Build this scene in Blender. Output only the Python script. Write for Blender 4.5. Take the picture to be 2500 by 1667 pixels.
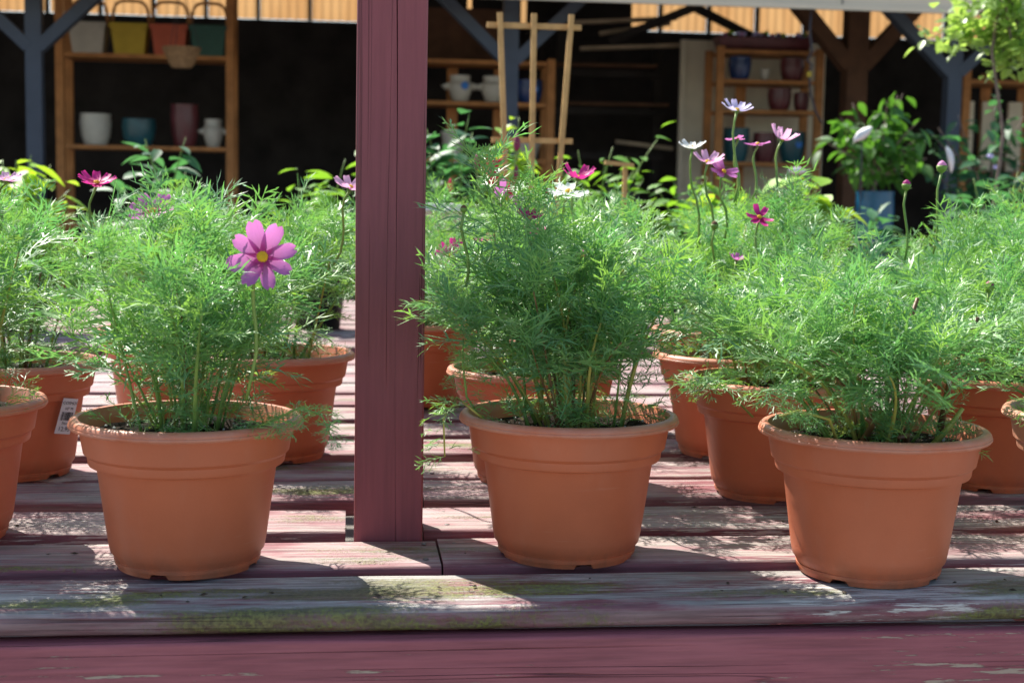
import bpy, math, random
import numpy as np
from mathutils import Vector, Matrix

for o in list(bpy.data.objects):
    bpy.data.objects.remove(o)
S = bpy.context.scene
COL = S.collection

# ------------------------------------------------------------------ camera
psi, pit, rol = math.radians(6.5), math.radians(5.767), math.radians(1.0)
fw = Vector((math.sin(psi) * math.cos(pit), math.cos(psi) * math.cos(pit), -math.sin(pit)))
r0 = Vector((math.cos(psi), -math.sin(psi), 0))
u0 = r0.cross(fw)
rv = r0 * math.cos(rol) + u0 * math.sin(rol)
uv = u0 * math.cos(rol) - r0 * math.sin(rol)
cam_d = bpy.data.cameras.new('camera')
cam = bpy.data.objects.new('camera', cam_d)
COL.objects.link(cam)
m = Matrix((rv, uv, -fw)).transposed().to_4x4()
m.translation = (0, 0, 1.19)
cam.matrix_world = m
cam_d.sensor_width = 36.0
cam_d.lens = 50.4
cam_d.clip_start = 0.05
cam_d.clip_end = 400
cam_d.dof.use_dof = True
cam_d.dof.focus_distance = 1.82
cam_d.dof.aperture_fstop = 7.5
S.camera = cam

# ------------------------------------------------------------------ light
SUN_AZ = Vector((-0.539, 0.836, 0)).normalized()
SUN_EL = math.radians(50)
sd = Vector((SUN_AZ.x * math.cos(SUN_EL), SUN_AZ.y * math.cos(SUN_EL), math.sin(SUN_EL)))
W = bpy.data.worlds.new("World")
S.world = W
W.use_nodes = True
wn = W.node_tree.nodes
sky = wn.new('ShaderNodeTexSky')
sky.sky_type = 'NISHITA'
sky.sun_disc = False
sky.sun_elevation = SUN_EL
sky.sun_rotation = math.atan2(SUN_AZ.x, SUN_AZ.y)
W.node_tree.links.new(sky.outputs[0], wn['Background'].inputs[0])
wn['Background'].inputs[1].default_value = 0.103
sl = bpy.data.lights.new('sun', 'SUN')
sl.energy = 5.0
sl.angle = math.radians(0.53)
sl.color = (1.0, 0.95, 0.86)
so = bpy.data.objects.new('sun', sl)
COL.objects.link(so)
so.rotation_euler = sd.to_track_quat('Z', 'Y').to_euler()
S.view_settings.view_transform = 'Standard'
S.view_settings.look = 'None'
S.view_settings.exposure = 1.1
S.cycles.max_bounces = 6
S.cycles.diffuse_bounces = 4
S.cycles.glossy_bounces = 2
S.cycles.transmission_bounces = 4
S.view_settings.gamma = 1.0

# ------------------------------------------------------------------ helpers
def tag(o, label=None, cat=None, group=None, kind=None):
    if label: o['label'] = label
    if cat: o['category'] = cat
    if group: o['group'] = group
    if kind: o['kind'] = kind
    return o

def thing(name, label, cat, loc=(0, 0, 0), rz=0.0, group=None):
    o = bpy.data.objects.new(name, None)
    o.empty_display_size = 0.05
    COL.objects.link(o)
    o.location = loc
    o.rotation_euler = (0, 0, rz)
    return tag(o, label, cat, group)

def link(name, me, parent=None, mat=None, loc=None, rot=None, scale=None):
    o = bpy.data.objects.new(name, me)
    COL.objects.link(o)
    if mat is not None and len(me.materials) == 0:
        me.materials.append(mat)
    if parent is not None: o.parent = parent
    if loc is not None: o.location = loc
    if rot is not None: o.rotation_euler = rot
    if scale is not None: o.scale = scale
    return o

class MB:
    def __init__(s):
        s.v = []; s.f = []
    def add(s, vs, fs):
        b = len(s.v)
        s.v.extend([tuple(p) for p in vs])
        s.f.extend([tuple(i + b for i in f) for f in fs])
        return s
    def box(s, x0, x1, y0, y1, z0, z1, M=None):
        vs = [(x, y, z) for x in (x0, x1) for y in (y0, y1) for z in (z0, z1)]
        if M is not None: vs = [tuple(M @ Vector(p)) for p in vs]
        return s.add(vs, [(0, 1, 3, 2), (4, 6, 7, 5), (0, 4, 5, 1), (2, 3, 7, 6), (0, 2, 6, 4), (1, 5, 7, 3)])
    def bar(s, a, b, w, h, up=(0, 0, 1)):
        a, b = Vector(a), Vector(b)
        d = (b - a).normalized(); up = Vector(up)
        sx = d.cross(up).normalized(); sz = sx.cross(d)
        vs = []
        for p in (a, b):
            for i, j in ((-1, -1), (1, -1), (1, 1), (-1, 1)):
                vs.append(p + sx * (i * w / 2) + sz * (j * h / 2))
        return s.add(vs, [(3, 2, 1, 0), (4, 5, 6, 7), (0, 1, 5, 4), (1, 2, 6, 5), (2, 3, 7, 6), (3, 0, 4, 7)])
    def tube(s, pts, rads, n=6, cap=True):
        pts = [Vector(p) for p in pts]
        rings = []
        ref = Vector((0.31, 0.17, 0.93))
        for i, p in enumerate(pts):
            d = (pts[min(i + 1, len(pts) - 1)] - pts[max(i - 1, 0)])
            d = d.normalized() if d.length > 1e-9 else Vector((0, 0, 1))
            if abs(d.dot(ref)) > 0.97: rf = Vector((1, 0, 0))
            else: rf = ref
            a = d.cross(rf).normalized(); b = d.cross(a)
            rings.append([p + (a * math.cos(2 * math.pi * k / n) + b * math.sin(2 * math.pi * k / n)) * rads[i] for k in range(n)])
        vs = [q for r in rings for q in r]
        fs = []
        for i in range(len(pts) - 1):
            for k in range(n):
                k2 = (k + 1) % n
                fs.append((i * n + k, i * n + k2, (i + 1) * n + k2, (i + 1) * n + k))
        if cap:
            fs.append(tuple(range(n - 1, -1, -1)))
            fs.append(tuple((len(pts) - 1) * n + k for k in range(n)))
        return s.add(vs, fs)
    def lathe(s, prof, n=24, closed=False, c=(0, 0, 0)):
        vs = []; fs = []
        for r, z in prof:
            for k in range(n):
                a = 2 * math.pi * k / n
                vs.append((c[0] + r * math.cos(a), c[1] + r * math.sin(a), c[2] + z))
        for i in range(len(prof) - 1):
            for k in range(n):
                k2 = (k + 1) % n
                fs.append((i * n + k, i * n + k2, (i + 1) * n + k2, (i + 1) * n + k))
        fs.append(tuple(range(n - 1, -1, -1)))
        if not closed: fs.append(tuple((len(prof) - 1) * n + k for k in range(n)))
        return s.add(vs, fs)
    def mesh(s, name, mat=None, smooth=False, origin=(0, 0, 0)):
        me = bpy.data.meshes.new(name)
        ox, oy, oz = origin
        me.from_pydata([(p[0] - ox, p[1] - oy, p[2] - oz) for p in s.v], [], s.f)
        if smooth: me.polygons.foreach_set('use_smooth', [True] * len(me.polygons))
        if mat: me.materials.append(mat)
        me.update()
        return me
    def build(s, name, mat, parent=None, smooth=False, loc=None):
        return link(name, s.mesh(name, mat, smooth), parent, None, loc)

def auto_smooth(me, ang=35):
    me.polygons.foreach_set('use_smooth', [True] * len(me.polygons))
    me.set_sharp_from_angle(angle=math.radians(ang))

def tri_mesh(name, V, T, mat, tint=None, smooth=False):
    me = bpy.data.meshes.new(name)
    V = np.ascontiguousarray(V, dtype=np.float32); T = np.ascontiguousarray(T, dtype=np.int32)
    me.vertices.add(len(V)); me.vertices.foreach_set('co', V.ravel())
    me.loops.add(T.size); me.loops.foreach_set('vertex_index', T.ravel())
    me.polygons.add(len(T)); me.polygons.foreach_set('loop_start', np.arange(0, T.size, 3, dtype=np.int32))
    if smooth: me.polygons.foreach_set('use_smooth', np.ones(len(T), dtype=bool))
    if tint is not None:
        a = me.attributes.new('tint', 'FLOAT', 'POINT')
        a.data.foreach_set('value', np.ascontiguousarray(tint, dtype=np.float32))
    me.materials.append(mat)
    me.update(calc_edges=True)
    return me

# ------------------------------------------------------------------ materials
class NT:
    def __init__(s, name):
        s.m = bpy.data.materials.new(name); s.m.use_nodes = True
        s.t = s.m.node_tree; s.b = s.t.nodes['Principled BSDF']; s.out = s.t.nodes['Material Output']
    def n(s, typ, **kw):
        nd = s.t.nodes.new(typ)
        for k, v in kw.items(): setattr(nd, k, v)
        return nd
    def l(s, a, b): s.t.links.new(a, b)
    def val(s, sock, v):
        if hasattr(v, 'is_output') or isinstance(v, bpy.types.NodeSocket): s.l(v, sock)
        else: sock.default_value = v
    def pos(s): return s.n('ShaderNodeNewGeometry').outputs['Position']
    def obj(s): return s.n('ShaderNodeTexCoord').outputs['Object']
    def mapv(s, vec, scale=(1, 1, 1), loc=(0, 0, 0)):
        nd = s.n('ShaderNodeMapping'); s.l(vec, nd.inputs[0])
        nd.inputs['Scale'].default_value = scale; nd.inputs['Location'].default_value = loc
        return nd.outputs[0]
    def noise(s, vec, scale=1, detail=4, rough=0.55, dist=0):
        nd = s.n('ShaderNodeTexNoise'); s.l(vec, nd.inputs['Vector'])
        nd.inputs['Scale'].default_value = scale; nd.inputs['Detail'].default_value = detail
        nd.inputs['Roughness'].default_value = rough; nd.inputs['Distortion'].default_value = dist
        return nd.outputs['Fac']
    def ramp(s, fac, a, b):
        nd = s.n('ShaderNodeMapRange'); s.l(fac, nd.inputs[0])
        nd.inputs[1].default_value = a; nd.inputs[2].default_value = b
        return nd.outputs[0]
    def math(s, op, a, b=0.0):
        nd = s.n('ShaderNodeMath', operation=op); s.val(nd.inputs[0], a); s.val(nd.inputs[1], b)
        return nd.outputs[0]
    def mix(s, fac, a, b):
        nd = s.n('ShaderNodeMix', data_type='RGBA'); s.val(nd.inputs[0], fac)
        s.val(nd.inputs[6], (*a, 1) if isinstance(a, tuple) else a)
        s.val(nd.inputs[7], (*b, 1) if isinstance(b, tuple) else b)
        return nd.outputs[2]
    def bump(s, h, strength=0.3, dist=0.002):
        nd = s.n('ShaderNodeBump'); s.l(h, nd.inputs['Height'])
        nd.inputs['Strength'].default_value = strength; nd.inputs['Distance'].default_value = dist
        s.l(nd.outputs[0], s.b.inputs['Normal'])
    def col(s, c): s.val(s.b.inputs['Base Color'], (*c, 1) if isinstance(c, tuple) else c)
    def rough(s, v, spec=0.4):
        s.val(s.b.inputs['Roughness'], v); s.b.inputs['Specular IOR Level'].default_value = spec
    def leafy(s, color, trans, amount=0.4):
        tr = s.n('ShaderNodeBsdfTranslucent'); s.val(tr.inputs[0], (*trans, 1) if isinstance(trans, tuple) else trans)
        mx = s.n('ShaderNodeMixShader'); mx.inputs[0].default_value = amount
        s.l(s.b.outputs[0], mx.inputs[1]); s.l(tr.outputs[0], mx.inputs[2]); s.l(mx.outputs[0], s.out.inputs[0])

def simple(name, c, rough=0.6, var=0.15, scale=8.0, spec=0.3, bump=0.0, bscale=60):
    t = NT(name); p = t.obj()
    f = t.ramp(t.noise(p, scale, 5), 0.3, 0.7)
    t.col(t.mix(f, tuple(x * (1 - var) for x in c), tuple(min(1, x * (1 + var)) for x in c)))
    t.rough(rough, spec)
    if bump: t.bump(t.noise(p, bscale, 4), bump, 0.003)
    return t.m

def spot_mask(t, p, spots):
    acc = None
    for (x, y, z, rx, ry, rz) in spots:
        v = t.mapv(p, (1 / rx, 1 / ry, 1 / rz), (-x / rx, -y / ry, -z / rz))
        ln = t.n('ShaderNodeVectorMath', operation='LENGTH'); t.l(v, ln.inputs[0])
        mk = t.ramp(ln.outputs['Value'], 1.0, 0.35)
        acc = mk if acc is None else t.math('MAXIMUM', acc, mk)
    return acc

def painted_wood(name, fresh, faded, wood, axis='x', wear=(0.52, 0.62), moss=None, moss_base=0.0, crackd=0.7, top=True, chips=None, grain=0.5):
    t = NT(name); p = t.pos()
    sw = lambda a, b: {'x': (a, b, b), 'z': (b, b, a)}[axis]
    streak = t.noise(t.mapv(p, sw(4.5, 30)), 1.0, 7, 0.70, 0.4)
    fine = t.noise(t.mapv(p, sw(7, 120), (1.7, 0.3, 0.9)), 1.0, 6, 0.65)
    big = t.noise(p, 4.0, 5, 0.6)
    c = t.mix(t.ramp(t.math('ADD', big, t.math('MULTIPLY', t.math('SUBTRACT', streak, 0.5), 0.8)), 0.35, 0.62), fresh, faded)
    wmask = t.ramp(t.math('ADD', streak, t.math('MULTIPLY', t.math('SUBTRACT', fine, 0.5), 0.45)), *wear)
    if top:   # walked-on, rained-on upper faces have lost more paint than the edges
        sep = t.n('ShaderNodeSeparateXYZ'); t.l(t.n('ShaderNodeNewGeometry').outputs['True Normal'], sep.inputs[0])
        up = t.ramp(sep.outputs[2], 0.55, 0.95)
        edge = t.mix(t.ramp(fine, 0.35, 0.7), fresh, tuple(x * 0.75 for x in fresh))
        c = t.mix(up, edge, c)
        wmask = t.math('MULTIPLY', wmask, t.math('ADD', 0.3, t.math('MULTIPLY', up, 0.7)))
    wcol = t.mix(t.ramp(fine, 0.32, 0.66), tuple(x * 0.5 for x in wood), wood)
    c = t.mix(t.math('MULTIPLY', wmask, 0.9), c, wcol)
    gr = t.noise(t.mapv(p, sw(8, 170), (0.2, 4.1, 2.2)), 1.0, 4, 0.6)
    dk = t.n('ShaderNodeMix', data_type='RGBA', blend_type='MULTIPLY')
    dk.inputs[0].default_value = grain
    t.l(c, dk.inputs[6]); gg = t.ramp(gr, 0.25, 0.62)
    cmb = t.n('ShaderNodeCombineColor'); [t.l(gg, cmb.inputs[k]) for k in range(3)]
    t.l(cmb.outputs[0], dk.inputs[7]); c = dk.outputs[2]
    if chips:
        ch = t.noise(t.mapv(p, sw(13, 210), (3.3, 1.2, 0.4)), 1.0, 5, 0.7)
        cb = t.noise(t.mapv(p, sw(2.0, 9), (0.4, 8.0, 1.0)), 1.0, 3, 0.5)
        cmk = t.ramp(t.math('ADD', ch, t.math('MULTIPLY', t.math('SUBTRACT', cb, 0.5), 0.7)), *chips)
        c = t.mix(t.math('MULTIPLY', cmk, 0.75), c, tuple(min(1, x * 1.15) for x in wood))
        wmask = t.math('MAXIMUM', wmask, cmk)
    mn = t.noise(t.mapv(p, sw(5, 17), (3.1, 0.7, 0.2)), 1.0, 7, 0.68)
    mfine = t.noise(p, 210.0, 3, 0.6)
    mk = moss_base
    if moss: mk = t.math('ADD', t.math('MULTIPLY', spot_mask(t, p, moss), 0.27), moss_base)
    msum = t.math('ADD', t.math('ADD', mn, mk), t.math('MULTIPLY', t.math('SUBTRACT', mfine, 0.5), 0.25))
    mm = t.ramp(msum, 0.58, 0.74)
    mc = t.mix(t.ramp(mfine, 0.35, 0.65), (0.06, 0.062, 0.022), t.mix(t.ramp(big, 0.42, 0.58), (0.19, 0.235, 0.03), (0.155, 0.14, 0.06)))
    c = t.mix(t.math('MULTIPLY', mm, 0.82), c, mc)
    crk = t.noise(t.mapv(p, sw(0.7, 55), (7.3, 1.9, 4.4)), 1.0, 2, 0.4, 0.5)
    cm = t.math('MULTIPLY', t.ramp(t.math('ABSOLUTE', t.math('SUBTRACT', crk, 0.5)), 0.010, 0.003), t.ramp(t.noise(t.mapv(p, sw(1.6, 12), (5, 5, 5)), 1.0, 2), 0.53, 0.6))
    c = t.mix(t.math('MULTIPLY', cm, crackd), c, tuple(x * 0.15 for x in fresh))
    t.col(c)
    t.rough(t.math('ADD', 0.58, t.math('MULTIPLY', wmask, 0.25)), 0.35)
    h = t.math('SUBTRACT', t.math('ADD', t.math('MULTIPLY', gr, 0.6), t.math('MULTIPLY', mm, t.math('ADD', mfine, 0.4))), t.math('MULTIPLY', cm, 1.5))
    h = t.math('SUBTRACT', h, t.math('MULTIPLY', wmask, 0.4))
    t.bump(h, 0.7, 0.0022)
    return t.m

M = {}
M['slat'] = painted_wood('slat_paint', (0.25, 0.085, 0.10), (0.47, 0.33, 0.325), (0.46, 0.41, 0.37), 'x', (0.47, 0.60), chips=(0.64, 0.67), grain=.6,
    moss=[(0.05, 1.745, .75, .17, .09, .06), (-0.05, 1.93, .75, .11, .05, .06), (0.0, 2.12, .75, .26, .08, .06), (-0.05, 2.3, .75, .3, .05, .06), (-0.45, 1.69, .75, .3, .03, .05),
          (0.2, 2.28, .75, .35, .04, .06), (-0.05, 2.7, .75, .3, .06, .06), (0.15, 2.9, .75, .3, .05, .06), (0.2, 2.5, .75, .12, .06, .06), (0.1, 3.1, .75, .5, .1, .06), (0.3, 1.93, .75, .25, .03, .06)], moss_base=-0.13)
M['front'] = painted_wood('front_board_paint', (0.25, 0.09, 0.11), (0.42, 0.30, 0.30), (0.54, 0.53, 0.49), 'x', (0.40, 0.52), chips=(0.60, 0.635), grain=.6,
    moss=[(0.02, 1.50, .735, .38, .03, .05), (-0.28, 1.54, .75, .20, .035, .04), (0.10, 1.60, .75, .20, .06, .05), (0.22, 1.57, .75, .14, .06, .05), (-.02, 1.56, .75, .25, .05, .04),
          (0.46, 1.54, .75, .18, .03, .04), (0.80, 1.55, .75, .22, .06, .04), (0.75, 1.495, .728, .14, .03, .02), (-0.12, 1.57, .75, .25, .04, .04)], moss_base=-0.07)
M['beam'] = painted_wood('beam_paint', (0.33, 0.092, 0.108), (0.36, 0.11, 0.125), (0.40, 0.34, 0.25), 'x', (0.80, 0.86), moss_base=-0.3, crackd=0.85, top=False, chips=(0.62, 0.645), grain=.38)
M['post'] = painted_wood('post_paint', (0.255, 0.068, 0.08), (0.275, 0.074, 0.086), (0.30, 0.25, 0.2), 'z', (0.85, 0.9), moss_base=-0.4, crackd=0.35, top=False, grain=.16)

def r0v(n): return len(n) * 0.37
def terracotta(name, c, dust=0.12):
    t = NT(name); p = t.obj()
    r = t.n('ShaderNodeObjectInfo').outputs['Random']
    f = t.ramp(t.noise(p, 7.0, 5), 0.3, 0.7)
    k = t.mix(f, tuple(x * 0.9 for x in c), tuple(x * 1.08 for x in c))
    sp = t.noise(p, 900.0, 2)
    k = t.mix(t.math('MULTIPLY', t.ramp(sp, 0.3, 0.7), 0.18), k, tuple(x * 0.7 for x in c))
    d = t.ramp(t.noise(t.mapv(p, (14, 14, 5)), 1.0, 6, 0.65), 0.52, 0.75)
    k = t.mix(t.math('MULTIPLY', d, dust), k, (0.50, 0.36, 0.28))
    scr = t.ramp(t.noise(t.mapv(p, (9, 9, 160)), 1.0, 4), 0.66, 0.72)
    k = t.mix(t.math('MULTIPLY', scr, 0.10), k, (0.6, 0.42, 0.33))
    st = t.ramp(t.noise(t.mapv(p, (60, 60, 45), (2, 5, 1)), 1.0, 3), 0.76, 0.79)
    k = t.mix(t.math('MULTIPLY', st, 0.55), k, (0.10, 0.06, 0.04))
    mott = t.ramp(t.noise(t.mapv(p, (5, 5, 9), (r0v(name), 2, 3)), 1.0, 6, 0.7), 0.35, 0.7)
    k = t.mix(t.math('MULTIPLY', mott, 0.22), k, tuple(x * 0.62 for x in c))
    sx = t.n('ShaderNodeSeparateXYZ'); t.l(p, sx.inputs[0])
    low = t.math('MULTIPLY', t.ramp(sx.outputs[2], 0.035, 0.0), t.ramp(t.noise(t.mapv(p, (30, 30, 14)), 1.0, 5, 0.7), 0.4, 0.62))
    k = t.mix(t.math('MULTIPLY', low, 0.5), k, (0.13, 0.075, 0.045))
    lip = t.math('MULTIPLY', t.ramp(sx.outputs[2], 0.162, 0.167), t.ramp(t.noise(p, 22, 5, 0.65), 0.3, 0.6))
    k = t.mix(t.math('MULTIPLY', lip, 0.4), k, (0.58, 0.33, 0.24))
    t.col(k); t.rough(t.math('ADD', 0.46, t.math('MULTIPLY', d, 0.2)), 0.42)
    t.bump(t.noise(p, 420.0, 3), 0.12, 0.0008)
    return t.m
M['pot'] = terracotta('terracotta_plastic', (0.54, 0.142, 0.060))
M['pot_faded'] = terracotta('faded_terracotta_plastic', (0.60, 0.27, 0.17), 0.3)
def soil_mat():
    t = NT('potting_soil'); p = t.obj()
    n1 = t.noise(p, 160, 5, 0.7)
    c = t.mix(t.ramp(n1, 0.3, 0.7), (0.012, 0.009, 0.007), (0.05, 0.036, 0.025))
    t.col(c); t.rough(0.95, 0.1); t.bump(n1, 1.0, 0.006)
    return t.m
M['soil'] = soil_mat()
M['perlite'] = simple('perlite', (0.7, 0.68, 0.63), 0.9, 0.1)

def cosmos_leaf():
    t = NT('cosmos_leaf')
    a = t.n('ShaderNodeAttribute', attribute_name='tint').outputs['Fac']
    c1 = t.mix(t.ramp(a, 0.0, 0.65), (0.115, 0.285, 0.115), (0.20, 0.40, 0.10))
    c = t.mix(t.ramp(a, 0.72, 1.0), c1, (0.30, 0.36, 0.06))
    tr = t.mix(t.ramp(a, 0.72, 1.0), t.mix(t.ramp(a, 0.0, 0.65), (0.18, 0.50, 0.11), (0.34, 0.62, 0.07)), (0.45, 0.48, 0.06))
    t.col(c); t.rough(0.48, 0.8)
    t.b.inputs['Sheen Weight'].default_value = 0.22; t.b.inputs['Sheen Roughness'].default_value = 0.45
    t.leafy(c, tr, 0.34)
    return t.m
M['cosmos'] = cosmos_leaf()
def stem_mat(name, lo, hi):
    t = NT(name); p = t.obj()
    c = t.mix(t.ramp(t.noise(p, 30, 3), 0.35, 0.65), lo, hi)
    t.col(c); t.rough(0.45, 0.4)
    t.b.inputs['Subsurface Weight'].default_value = 0.0
    return t.m
M['stem_green'] = stem_mat('stem_green', (0.13, 0.25, 0.05), (0.24, 0.33, 0.07))
M['stem_yellow'] = stem_mat('stem_yellow', (0.28, 0.30, 0.06), (0.42, 0.36, 0.08))
M['stem_brown'] = stem_mat('stem_brown', (0.13, 0.06, 0.03), (0.26, 0.14, 0.05))

def petal_mat(name, tip, base, trans):
    t = NT(name)
    a = t.n('ShaderNodeAttribute', attribute_name='tint').outputs['Fac']
    ps = t.obj()
    vein = t.ramp(t.noise(t.mapv(ps, (2.5, 26, 1)), 1.0, 3), 0.45, 0.6)
    c = t.mix(t.ramp(a, 0.12, 0.60), base, tip)
    c = t.mix(t.math('MULTIPLY', vein, 0.35), c, tuple(x * 0.62 for x in tip))
    t.col(c); t.rough(0.5, 0.3); t.leafy(c, trans, 0.4)
    return t.m
M['pet_pink'] = petal_mat('petal_pink', (0.58, 0.17, 0.52), (0.34, 0.008, 0.12), (0.75, 0.25, 0.6))
M['pet_light'] = petal_mat('petal_light_pink', (0.80, 0.45, 0.68), (0.70, 0.30, 0.55), (0.9, 0.5, 0.75))
M['pet_magenta'] = petal_mat('petal_magenta', (0.60, 0.03, 0.26), (0.38, 0.006, 0.10), (0.7, 0.04, 0.3))
M['pet_white'] = petal_mat('petal_white', (0.82, 0.82, 0.82), (0.78, 0.80, 0.70), (0.8, 0.8, 0.8))
M['pet_lilac'] = petal_mat('petal_lilac', (0.66, 0.60, 0.86), (0.62, 0.55, 0.80), (0.7, 0.62, 0.9))
M['disc'] = simple('flower_disc', (0.70, 0.42, 0.02), 0.7, 0.3, 300)
M['disc_spent'] = simple('spent_disc', (0.13, 0.07, 0.035), 0.9, 0.4, 300)

M['trellis'] = simple('trellis_wood', (0.50, 0.31, 0.12), 0.6, 0.2, 25)
M['shed_post'] = simple('slate_paint', (0.055, 0.068, 0.088), 0.6, 0.12, 6)
M['gutter'] = simple('beige_metal', (0.64, 0.55, 0.41), 0.45, 0.06, 3, 0.4)
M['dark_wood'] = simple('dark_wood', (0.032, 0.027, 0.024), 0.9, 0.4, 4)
M['brown_wood'] = simple('brown_wood', (0.10, 0.047, 0.024), 0.8, 0.25, 8)
M['shelf'] = simple('shelf_wood', (0.44, 0.19, 0.06), 0.65, 0.25, 10)
M['panel'] = simple('pale_board', (0.68, 0.61, 0.46), 0.8, 0.1, 5)
M['lumber'] = simple('pale_lumber', (0.42, 0.33, 0.22), 0.8, 0.25, 9)
M['ceramic_white'] = simple('cream_ceramic', (0.55, 0.53, 0.45), 0.35, 0.1, 10, 0.5)
M['ceramic_blue'] = simple('blue_glaze', (0.02, 0.05, 0.17), 0.25, 0.25, 10, 0.5)
M['ceramic_sky'] = simple('teal_blue_glaze', (0.008, 0.085, 0.16), 0.28, 0.25, 14, 0.5)
M['ceramic_teal'] = simple('teal_glaze', (0.02, 0.10, 0.12), 0.3, 0.25, 10, 0.5)
M['ceramic_red'] = simple('oxblood_glaze', (0.13, 0.03, 0.035), 0.3, 0.25, 10, 0.5)
M['crate_grey'] = simple('crate_grey', (0.42, 0.38, 0.31), 0.7, 0.12)
M['crate_yellow'] = simple('crate_yellow', (0.46, 0.32, 0.035), 0.7, 0.12)
M['crate_red'] = simple('crate_red', (0.46, 0.10, 0.05), 0.7, 0.12)
M['crate_green'] = simple('crate_green', (0.04, 0.10, 0.075), 0.7, 0.12)
M['basket'] = simple('basket', (0.36, 0.22, 0.11), 0.8, 0.3, 40)
M['sticker'] = simple('blue_sticker', (0.05, 0.22, 0.65), 0.5, 0.05)
M['white'] = simple('white_plastic', (0.74, 0.74, 0.73), 0.5, 0.05)
M['paper'] = simple('label_paper', (0.62, 0.62, 0.66), 0.6, 0.04)
M['ink'] = simple('label_ink', (0.03, 0.03, 0.035), 0.7, 0.05)
M['blush'] = simple('blush_plastic', (0.58, 0.42, 0.36), 0.6, 0.08)
M['barrel'] = simple('barrel_grey', (0.07, 0.07, 0.075), 0.6, 0.3)
M['wire'] = simple('dark_wire', (0.05, 0.045, 0.05), 0.5, 0.2)
M['nail'] = simple('nail_head', (0.16, 0.14, 0.13), 0.5, 0.2, 200)
M['litter'] = simple('plant_litter', (0.06, 0.045, 0.03), 0.9, 0.4, 100)
M['plastic_black'] = simple('black_plastic', (0.02, 0.02, 0.022), 0.5, 0.2)

def leaf_mat(name, c, tr, amount=0.4, rough=0.5):
    t = NT(name)
    r = t.n('ShaderNodeObjectInfo').outputs['Random']
    k = t.mix(r, tuple(x * 0.75 for x in c), tuple(x * 1.25 for x in c))
    v = t.ramp(t.noise(t.obj(), 18, 3), 0.3, 0.7)
    k = t.mix(t.math('MULTIPLY', v, 0.3), k, tuple(x * 0.7 for x in c))
    t.col(k); t.rough(rough, 0.5); t.leafy(k, tr, amount)
    return t.m
M['lf_shrub'] = leaf_mat('shrub_leaf', (0.06, 0.17, 0.03), (0.14, 0.36, 0.03))
M['lf_dark'] = leaf_mat('dark_leaf', (0.055, 0.16, 0.065), (0.10, 0.32, 0.08))
M['lf_lime'] = leaf_mat('lime_leaf', (0.24, 0.42, 0.04), (0.5, 0.75, 0.04), 0.45)
M['lf_mid'] = leaf_mat('mid_green_leaf', (0.11, 0.28, 0.03), (0.28, 0.55, 0.03), 0.45)
M['lf_tree'] = leaf_mat('tree_leaf', (0.26, 0.42, 0.11), (0.5, 0.72, 0.12), 0.45, 0.35)
M['bark'] = simple('bark', (0.20, 0.15, 0.12), 0.85, 0.3, 40)
M['celosia'] = simple('celosia_red', (0.55, 0.015, 0.06), 0.7, 0.25, 60)
M['bud_dark'] = simple('bud_plum', (0.22, 0.03, 0.08), 0.6, 0.25, 60)
M['calyx'] = simple('calyx_green', (0.16, 0.27, 0.05), 0.5, 0.2, 80)
M['pastel'] = simple('blossom_lilac', (0.55, 0.50, 0.85), 0.6, 0.1, 80)

def ground_mat():
    t = NT('gravel_ground'); p = t.pos()
    a = t.noise(p, 1.2, 5); b = t.noise(p, 45, 5, 0.7)
    c = t.mix(t.ramp(b, 0.3, 0.7), (0.20, 0.185, 0.165), (0.42, 0.40, 0.37))
    c = t.mix(t.math('MULTIPLY', t.ramp(a, 0.4, 0.7), 0.4), c, (0.24, 0.21, 0.17))
    t.col(c); t.rough(0.95, 0.2); t.bump(b, 0.8, 0.02)
    return t.m
def translucent_mat():
    t = NT('amber_fibreglass'); p = t.pos()
    f = t.ramp(t.noise(t.mapv(p, (6, 6, 1.2)), 1.0, 4), 0.3, 0.7)
    c = t.mix(f, (0.33, 0.175, 0.07), (0.42, 0.25, 0.11))
    t.col((0.5, 0.35, 0.18)); t.rough(0.5)
    t.leafy(None, c, 0.75)
    return t.m
M['amber'] = translucent_mat()

# ------------------------------------------------------------------ ground
g = MB().add([(-60, -40, 0), (60, -40, 0), (60, 80, 0), (-60, 80, 0)], [(0, 1, 2, 3)]).build('ground', ground_mat())
tag(g, kind='structure')

# ------------------------------------------------------------------ shed
SH = thing('open_shed', 'dark open-fronted shed with slate posts, beige gutter and amber clerestory panels', 'shed', (1, 10.7, 0))
def sp(mb, name, mat, smooth=False):
    me = mb.mesh(name, mat, smooth, (1, 10.7, 0)); return link(name, me, SH)
for k in range(-1, 4):
    x = -1.867 + 2.84 * k
    sp(MB().box(x - .046, x + .046, 8.855, 8.945, 0, 2.55), 'post', M['shed_post'])
    for s in (-1, 1):
        sp(MB().bar((x + s * .03, 8.9, 2.02), (x + s * .62, 8.9, 2.58), .07, .095, (0, 1, 0)), 'brace', M['shed_post'])
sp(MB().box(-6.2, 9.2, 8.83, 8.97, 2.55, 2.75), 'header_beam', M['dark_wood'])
gut = MB().box(-6.4, 9.4, 8.42, 8.50, 2.335, 2.47)
gut.box(-6.4, 9.4, 8.395, 8.415, 2.325, 2.355)
sp(gut, 'gutter', M['gutter'])
for x in (-3.1, -0.2, 2.9, 5.8):
    sp(MB().box(x, x + .004, 8.412, 8.418, 2.36, 2.47), 'gutter_seam', M['dark_wood'])
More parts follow.
